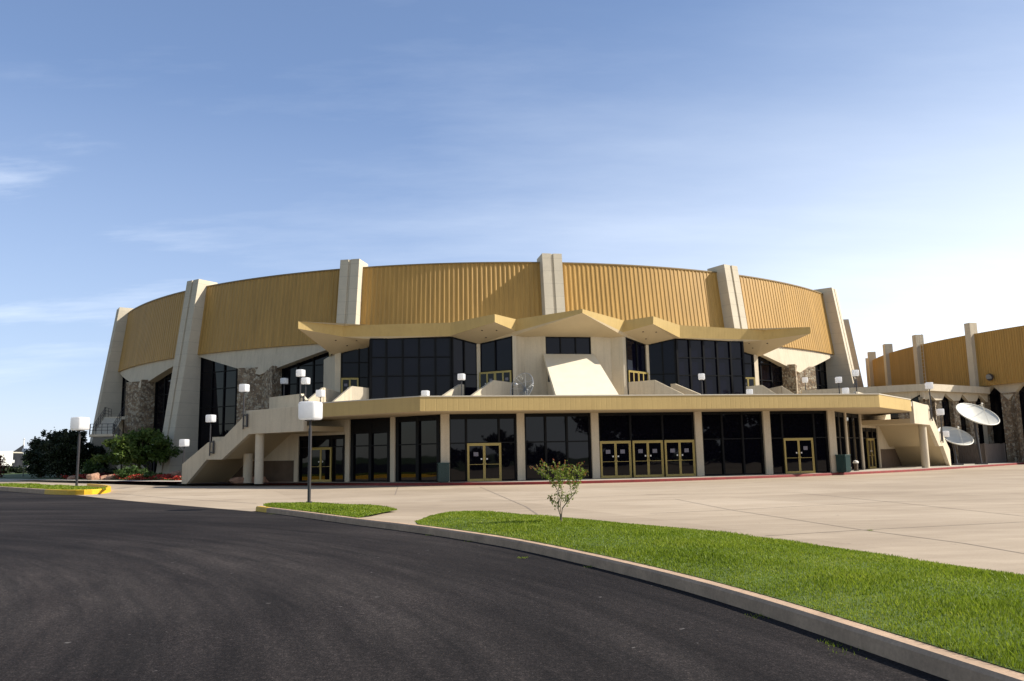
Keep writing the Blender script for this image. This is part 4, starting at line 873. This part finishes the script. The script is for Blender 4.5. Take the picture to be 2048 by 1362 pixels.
# ---------------------------------------------------------------- crape myrtle on the grass island
bp = G(1122, 1043, .22); K = 17.35 / F / 8.01
MY = empty('crape_myrtle', tuple(bp), 0, 'small young crape myrtle with reddish shoot tips on the grass island', 'tree')
r_ = np.random.default_rng(5)
def zp(x, y, d=0.0): return np.array([(x - 735) * K, d, (1160 - y) * K])
stems = [([(735, 1175, 0), (728, 1060, .0), (700, 960, .02), (705, 880, .03), (735, 800, .05), (700, 700, .04), (650, 600, .02), (560, 480, -.05), (440, 400, -.12)], .017), ([(740, 1170, 0), (748, 1050, -.01), (760, 960, -.03), (830, 870, -.05), (900, 790, -.08), (960, 730, -.1), (1000, 600, -.12), (1030, 470, -.15), (1060, 380, -.15)], .016),
         ([(735, 1100, .02), (735, 900, .08), (765, 780, .12), (755, 680, .16), (730, 600, .18), (700, 480, .2), (640, 380, .22)], .011), ([(705, 900, .03), (700, 840, -.06), (690, 740, -.1), (720, 600, -.12), (740, 480, -.1), (730, 360, -.08)], .010), ([(910, 790, -.08), (900, 690, -.02), (880, 560, .05), (860, 450, .1), (830, 350, .12)], .009),
         ([(700, 950, .02), (660, 890, .0), (620, 830, -.04), (575, 770, -.06)], .006), ([(830, 870, -.05), (840, 780, .03), (850, 740, .04)], .006), ([(765, 780, .12), (760, 660, .2), (800, 520, .24), (880, 400, .26)], .008), ([(960, 730, -.1), (960, 600, -.02), (930, 480, .04), (960, 340, .05)], .008), ([(650, 600, .02), (580, 540, .1), (500, 440, .15), (400, 350, .16)], .008), ([(1030, 470, -.15), (1080, 430, -.12), (1140, 415, -.1)], .006)]
tm = MB(); sites = []
for pts, r0 in stems:
    q = [zp(*p) for p in pts]; n = len(q); tm.tube(q, [r0 * (1 - .75 * i / (n - 1)) for i in range(n)], 7)
    Q = resample(q, 40); 
    for i, p in enumerate(Q):
        z = p[2] / K; dens = 0 if z < 330 and len(pts) > 4 else (2.4 if z > 540 else .3)
        if len(pts) <= 4: dens = .8
        for _ in range(int(3.0 * dens + r_.random())): sites.append((p + r_.normal(size=3) * np.array([.035, .05, .035]), 0))
tips = [(290, 305), (370, 300), (455, 215), (430, 270), (520, 290), (635, 215), (600, 300), (730, 260), (705, 330), (835, 235), (880, 300), (820, 300), (940, 300), (1030, 265), (1110, 265), (1080, 340), (1150, 410), (560, 770), (980, 380), (660, 360), (480, 360), (770, 350), (900, 370)]
for tx_, ty_ in tips:
    t_ = zp(tx_, ty_, r_.uniform(-.2, .22)); b_ = t_ - np.array([(tx_ - 735) * K * .28, t_[1] * .3, .12 + .05 * r_.random()]); tm.tube([b_, (b_ + t_) / 2 + r_.normal(size=3) * .006, t_], [.004, .003, .0015], 4)
    for f in np.linspace(0, 1, 22): sites.append((b_ + (t_ - b_) * f + r_.normal(size=3) * .016, 1 if (f > .55 and r_.random() < .62) else 0))
tm.build('trunk', MYBARK, MY)
for kk, nm, mt in ((0, 'crown', L_MYR), (1, 'red_leaves', L_MYRR)):
    P = np.array([p for p, k in sites if k == kk]); n = len(P); nr = r_.normal(size=(n, 3)); nr[:, 2] += .5; nr /= np.linalg.norm(nr, axis=1)[:, None]; a = np.cross(nr, r_.normal(size=(n, 3))); a[:, 2] += .3; a /= np.linalg.norm(a, axis=1)[:, None]; b_ = np.cross(nr, a); s = (.031 * (.6 + .8 * r_.random(n)))[:, None]
    npmesh(nm, np.stack([P - a * s * .7, P + b_ * s * .42, P + a * s * .8, P - b_ * s * .42], 1).reshape(-1, 3), 4, mt, MY)
# ---------------------------------------------------------------- outside stair at the left
ES0 = AY(215, 838, 90); ES = empty('outside_stair', (ES0[0], ES0[1], 0), 0, 'concrete outside stair with metal railings beside the leftmost buttress', 'outside stair')
rl_ = lambda px, py, Y: tuple(AY(px, py, Y) - np.array([ES0[0], ES0[1], 0]))
zt_ = AY(215, 836, 90)[2]; q0, q1, q2, q3 = rl_(208, 838, 88), rl_(300, 838, 87.0), rl_(302, 838, 89.5), rl_(222, 838, 91)
MB().prism([q0[:2], q1[:2], q2[:2], q3[:2]], zt_ - .32, zt_).build('platform', CREAM, ES)
# flight one comes down towards the viewer, flight two turns back under it
f0, f1 = np.array(rl_(210, 838, 88)), np.array(rl_(246, 838, 88)); zl = AY(208, 869, 84.5)[2]; g0, g1 = np.array(rl_(186, 869, 84.5)), np.array(rl_(225, 871, 84.5))
MB().loft([(*f0[:2], zt_ - .02), (*f1[:2], zt_ - .02), (*f1[:2], zt_ - .30), (*f0[:2], zt_ - .30)], [(*g0[:2], zl), (*g1[:2], zl), (*g1[:2], zl - .28), (*g0[:2], zl - .28)]).build('stair_flight', CREAM, ES)
h0 = np.array(rl_(180, 869, 83.2)); h1 = np.array(rl_(226, 869, 83.2)); MB().prism([h0[:2], h1[:2], g1[:2], g0[:2] - np.array([.4, 0])], zl - .25, zl - .001).build('platform', CREAM, ES)
k0, k1 = np.array(rl_(226, 869, 84.5)), np.array(rl_(228, 869, 83.3)); m0, m1 = np.array(rl_(300, 930, 85.6)), np.array(rl_(302, 930, 84.4))
MB().loft([(*k1[:2], zl), (*k0[:2], zl), (*k0[:2], zl - .25), (*k1[:2], zl - .25)], [(*m1[:2], .4), (*m0[:2], .4), (*m0[:2], .15), (*m1[:2], .15)]).build('stair_flight', CREAM, ES)
cpx = np.array(rl_(243, 860, 88.6)); MB().box((cpx[0], cpx[1], (zt_ - .3) / 2), (.38, .38, zt_ - .3)).build('column', CREAM, ES)
rm = MB()
def rail(a, za, b_, zb, n, r=.028):
    a, b_ = np.array(a[:2]), np.array(b_[:2])
    for i in range(n + 1): p = a + (b_ - a) * i / n; z = za + (zb - za) * i / n; rm.tube([(*p, z), (*p, z + 1.05)], r, 5)
    for h in (.4, .72, 1.05): rm.tube([(*a, za + h), (*b_, zb + h)], r * .9, 5)
rail(f1, zt_, q1, zt_, 5); rail(f0, zt_, q3, zt_, 2); rail(q0, zt_, f0, zt_, 1); rail(f0, zt_, g0, zl, 5); rail(f1, zt_, g1, zl, 5); rail(h0, zl, h1, zl, 4); rail(h0, zl, g0[:2] - np.array([.4, 0]), zl, 2); rail(k1, zl, m1, .4, 7); rail(k0, zl, m0, .4, 7)
rm.build('railing', POST, ES)
# ---------------------------------------------------------------- far left
DARKFRONT = simple('dark_front', (.022, .022, .026), .6, .4, .5, spec=.1)
cb0 = AY(24, 940, 170); CH = empty('chapel', (cb0[0], cb0[1], 0), 0, 'white walled chapel with a dark glass front and a white spire far at left', 'chapel')
rc_ = lambda px, py, Y: tuple(AY(px, py, Y) - np.array([cb0[0], cb0[1], 0]))
za = AY(24, 902, 170)[2]; zb = AY(48, 889, 176)[2]; p0, p1, p2 = (0, 0), rc_(47, 900, 176)[:2], rc_(-40, 900, 152)[:2]; zc_ = AY(-40, 904, 152)[2]
MB().prism([p2, p0, (-5.3, 8), (p2[0] - 5.3, p2[1] + 8)], -.5, [zc_, za, za, zc_]).build('side_wall', WHITE, CH)
MB().prism([(.02, .0), p1, (p1[0] - 4.4, p1[1] + 7), (-5.2, 8)], -.5, [za - .1, zb, zb, za - .1]).build('glass_front', DARKFRONT, CH)
zz_ = AY(30, 905, 171)[2]; MB().wall((.0, -.1), (p1[0], p1[1] - .1), .15, zz_ - .12, zz_ + .12).build('transom', CAP, CH)
x = (p1[0] - .2, p1[1] + .3); MB().tube([(x[0], x[1], zb - .3), (x[0], x[1], AY(48, 876, 176)[2])], [.16, .07], 6).box((x[0], x[1], AY(48, 879, 176)[2]), (.55, .1, .1)).build('spire', WHITE, CH)
for i, (px, Y, rx, h) in enumerate([(56, 260, 5, 4.6), (70, 250, 5.5, 5.2), (86, 240, 6, 4.9), (104, 255, 6, 4.6)]):
    x = AY(px, 930, Y); tree('far_tree', (x[0], x[1], -.03), ['far green tree beside the dark front of the chapel', 'far green tree behind the thin street light', 'far green tree left of the dark junipers, behind the parked cars', 'far green tree hidden behind the dark junipers'][i], 'tree', clumpy((0, 0, h * .5), rx, rx, h * .5, 26, 1.3, 80 + i, .3), 1600, .6, L_FAR, BARK, 1.2, .2, 90 + i, 'far trees beyond the car park')
x = AY(18, 930, 140); hd = clumpy((0, 0, .5), 4, 1.6, .75, 40, .7, 95, .1); e = empty('hedge', (x[0], x[1], -.03), 0, 'dark clipped hedge in front of the chapel far at left', 'hedge'); npmesh('foliage', leaf_cloud(hd, 3500, .28, 95), 4, L_JUN, e)
x = AY(63, 930, 200); e = empty('street_light', (x[0], x[1], -.03), 0, 'thin street light with a short arm before the far trees at left', 'street light'); zt2 = AY(63, 911, 200)[2]
MB().tube([(0, 0, 0), (0, 0, zt2)], [.13, .08], 8).build('post', CAP, e); MB().tube([(0, 0, zt2 - .1), (.5, 0, zt2), (1.0, 0, zt2 - .15)], .06, 6).build('arm', CAP, e); MB().box((1.15, 0, zt2 - .2), (.6, .3, .16)).build('luminaire', POST, e)
def car(px, Y, rz, mat, lb):
    x = AY(px, 940, Y); e = empty('parked_car', (x[0], x[1], -.03), rz, lb, 'car', 'cars parked far at left')
    pr = [(-2.1, .35), (2.1, .35), (2.15, .75), (1.2, .92), (.6, 1.42), (-1.0, 1.45), (-1.8, .98), (-2.15, .9)]
    MB().loft([(a, -.82, z) for a, z in pr], [(a, .82, z) for a, z in pr]).build('body', mat, e, bevel=.06)
    g_ = MB()
    for s in (-1, 1): g_.face((1.05, s * .83, .95), (.55, s * .83, 1.36), (-.95, s * .83, 1.38), (-1.6, s * .83, .98))
    g_.face((1.19, -.7, .95), (1.19, .7, .95), (.66, .7, 1.40), (.66, -.7, 1.40)).face((-1.80, .7, 1.02), (-1.80, -.7, 1.02), (-1.05, -.7, 1.43), (-1.05, .7, 1.43)); g_.build('window', GLASS, e)
    for sx in (-1.35, 1.35):
        for sy in (-.78, .78): MB().tube([(sx, sy - .1, .33), (sx, sy + .1, .33)], .33, 14).build('wheel', BLACKW, e)
car(60, 225, 1.25, simple('silver_paint', (.35, .36, .37), .3, .03, 2), 'silver car parked left of the white one, far beyond the red flowers'); car(70, 232, 1.2, simple('white_paint', (.75, .75, .74), .3, .03, 2), 'white car parked far beyond the red flowers at left')

# ---------------------------------------------------------------- trees across the car park, behind the viewpoint, mirrored in the ground floor glass
tl = []
r_ = np.random.default_rng(99)
for _ in range(170):
    s = r_.uniform(13, 58); x, y = W2(s, -62 + r_.uniform(-5, 5)); hh = 8.5 + 2.5 * math.sin(s * .7) + 1.5 * math.sin(s * 1.9 + 1); tl.append((x, y, r_.uniform(.5, 1) * hh, 1.7, 1.7, 1.4))
for _ in range(120):
    s = r_.uniform(-70, 14); x, y = W2(s, -75 + r_.uniform(-4, 4)); hh = 3.2 + 1.4 * math.sin(s * .45) + .7 * math.sin(s * 1.3); tl.append((x, y, r_.uniform(.2, 1) * hh, 1.6, 1.6, .9))
for _ in range(60): s = r_.uniform(13, 58); x, y = W2(s, -62); tl.append((x, y, r_.uniform(.5, 4), 1.9, 1.9, 1.5))
tag(npmesh('tree_line', leaf_cloud(tl, 26000, .75, 98), 4, L_JUN), 'dark trees across the car park, mirrored in the ground floor glass', 'tree line', kind='stuff')

# weeds in the gutter and at the slab joints
wv = []
for px, py, n, rad in ((1047, 1116, 60, .10), (1657, 1288, 40, .12), (1700, 1306, 22, .2), (860, 1070, 40, .12), (1520, 1232, 60, .16), (1180, 1134, 40, .1), (790, 1023, 60, .25), (545, 1028, 30, .12), (1740, 1061, 40, .06), (940, 1083, 40, .12)):
    c = G(px, py, .004)
    for _ in range(n):
        a_ = r_.random() * 6.28; q = r_.random() ** .7 * rad; P = np.array([c[0] + math.cos(a_) * q, c[1] + math.sin(a_) * q, .003]); h = .01 + .022 * r_.random(); d = np.array([math.cos(a_ * 3), math.sin(a_ * 3), 0]) * .004; t_ = P + np.array([r_.normal() * h * .5, r_.normal() * h * .5, h])
        wv += [P - d, P + d, t_]
tag(npmesh('grass_weeds', np.array(wv), 3, L_GRASS), 'small weeds growing in the gutter and in the concrete joints', 'weeds', kind='stuff')
# ---------------------------------------------------------------- light and sky
sd = Vector((math.cos(R(SUN_EL)) * math.cos(R(SUN_AZ)), math.cos(R(SUN_EL)) * math.sin(R(SUN_AZ)), math.sin(R(SUN_EL))))
sl_ = bpy.data.lights.new('sun', 'SUN'); sl_.energy = 5.0; sl_.angle = R(.5); sl_.color = (1, .93, .82); so_ = bpy.data.objects.new('sun', sl_); C.objects.link(so_); so_.rotation_euler = sd.to_track_quat('Z', 'Y').to_euler()
w = bpy.data.worlds.new('World'); bpy.context.scene.world = w; w.use_nodes = True; nt = w.node_tree; nt.nodes.clear()
ou = nt.nodes.new('ShaderNodeOutputWorld'); bg = nt.nodes.new('ShaderNodeBackground'); nt.links.new(bg.outputs[0], ou.inputs[0]); bg.inputs[1].default_value = .085
sky = nt.nodes.new('ShaderNodeTexSky'); sky.sky_type = 'NISHITA'; sky.sun_disc = False; sky.sun_elevation = R(SUN_EL); sky.sun_rotation = R(90 - SUN_AZ); sky.air_density = 1.0; sky.dust_density = .6; sky.ozone_density = 1.6
tc = nt.nodes.new('ShaderNodeTexCoord'); sp = nt.nodes.new('ShaderNodeSeparateXYZ'); nt.links.new(tc.outputs['Generated'], sp.inputs[0])
zc = math_(nt, 'MAXIMUM', sp.outputs[2], .03); cx = math_(nt, 'DIVIDE', sp.outputs[0], math_(nt, 'ADD', zc, .12)); cy = math_(nt, 'DIVIDE', sp.outputs[1], math_(nt, 'ADD', zc, .12))
cv = nt.nodes.new('ShaderNodeCombineXYZ'); nt.links.new(cx, cv.inputs[0]); nt.links.new(cy, cv.inputs[1])
n1 = noise(nt, .9, 8, .62, vec=cv.outputs[0], stretch=(.55, 1.6, 1, R(-24))); n2 = noise(nt, .28, 4, .55, vec=cv.outputs[0], stretch=(1, 1, 1, 0))
wisp = ramp(nt, n1, [(.48, (0, 0, 0)), (.80, (1, 1, 1))]); 
veil = math_(nt, 'MULTIPLY', wisp, n2)
# thicker cirrus veil on the sun's side, low in the sky
side = math_(nt, 'MULTIPLY', ramp(nt, math_(nt, 'ADD', math_(nt, 'MULTIPLY', sp.outputs[0], .9), math_(nt, 'MULTIPLY', n2, .5)), [(.12, (0, 0, 0)), (.85, (1, 1, 1))]), ramp(nt, math_(nt, 'ADD', sp.outputs[2], math_(nt, 'MULTIPLY', n1, .25)), [(.24, (1, 1, 1)), (.62, (0, 0, 0))]))
wl_ = math_(nt, 'MULTIPLY', math_(nt, 'MULTIPLY', ramp(nt, n1, [(.50, (0, 0, 0)), (.70, (1, 1, 1))]), ramp(nt, math_(nt, 'ADD', sp.outputs[0], 1), [(.42, (1, 1, 1)), (.72, (0, 0, 0))])), ramp(nt, sp.outputs[2], [(.10, (0, 0, 0)), (.20, (1, 1, 1)), (.30, (1, 1, 1)), (.42, (0, 0, 0))]))
low = ramp(nt, sp.outputs[2], [(.0, (.8, .8, .8)), (.10, (.42, .42, .42)), (.42, (0, 0, 0))])
fac = math_(nt, 'ADD', math_(nt, 'ADD', math_(nt, 'MULTIPLY', veil, .45), math_(nt, 'MULTIPLY', side, .88)), math_(nt, 'ADD', math_(nt, 'MULTIPLY', low, .45), math_(nt, 'MULTIPLY', wl_, .5)), clamp=True)
north = math_(nt, 'MULTIPLY', ramp(nt, sp.outputs[1], [(.05, (0, 0, 0)), (.75, (1, 1, 1))]), math_(nt, 'MULTIPLY', ramp(nt, sp.outputs[2], [(.12, (1, 1, 1)), (.62, (.5, .5, .5))]), .36))
thin = mix(nt, sky.outputs[0], (3.3, 5.1, 9.9), north)
cl = mix(nt, thin, (9.6, 10.3, 11.2), fac); nt.links.new(cl, bg.inputs[0])
sc = bpy.context.scene; sc.view_settings.view_transform = 'Standard'; sc.view_settings.look = 'None'; sc.view_settings.exposure = 0.54; sc.view_settings.gamma = 1
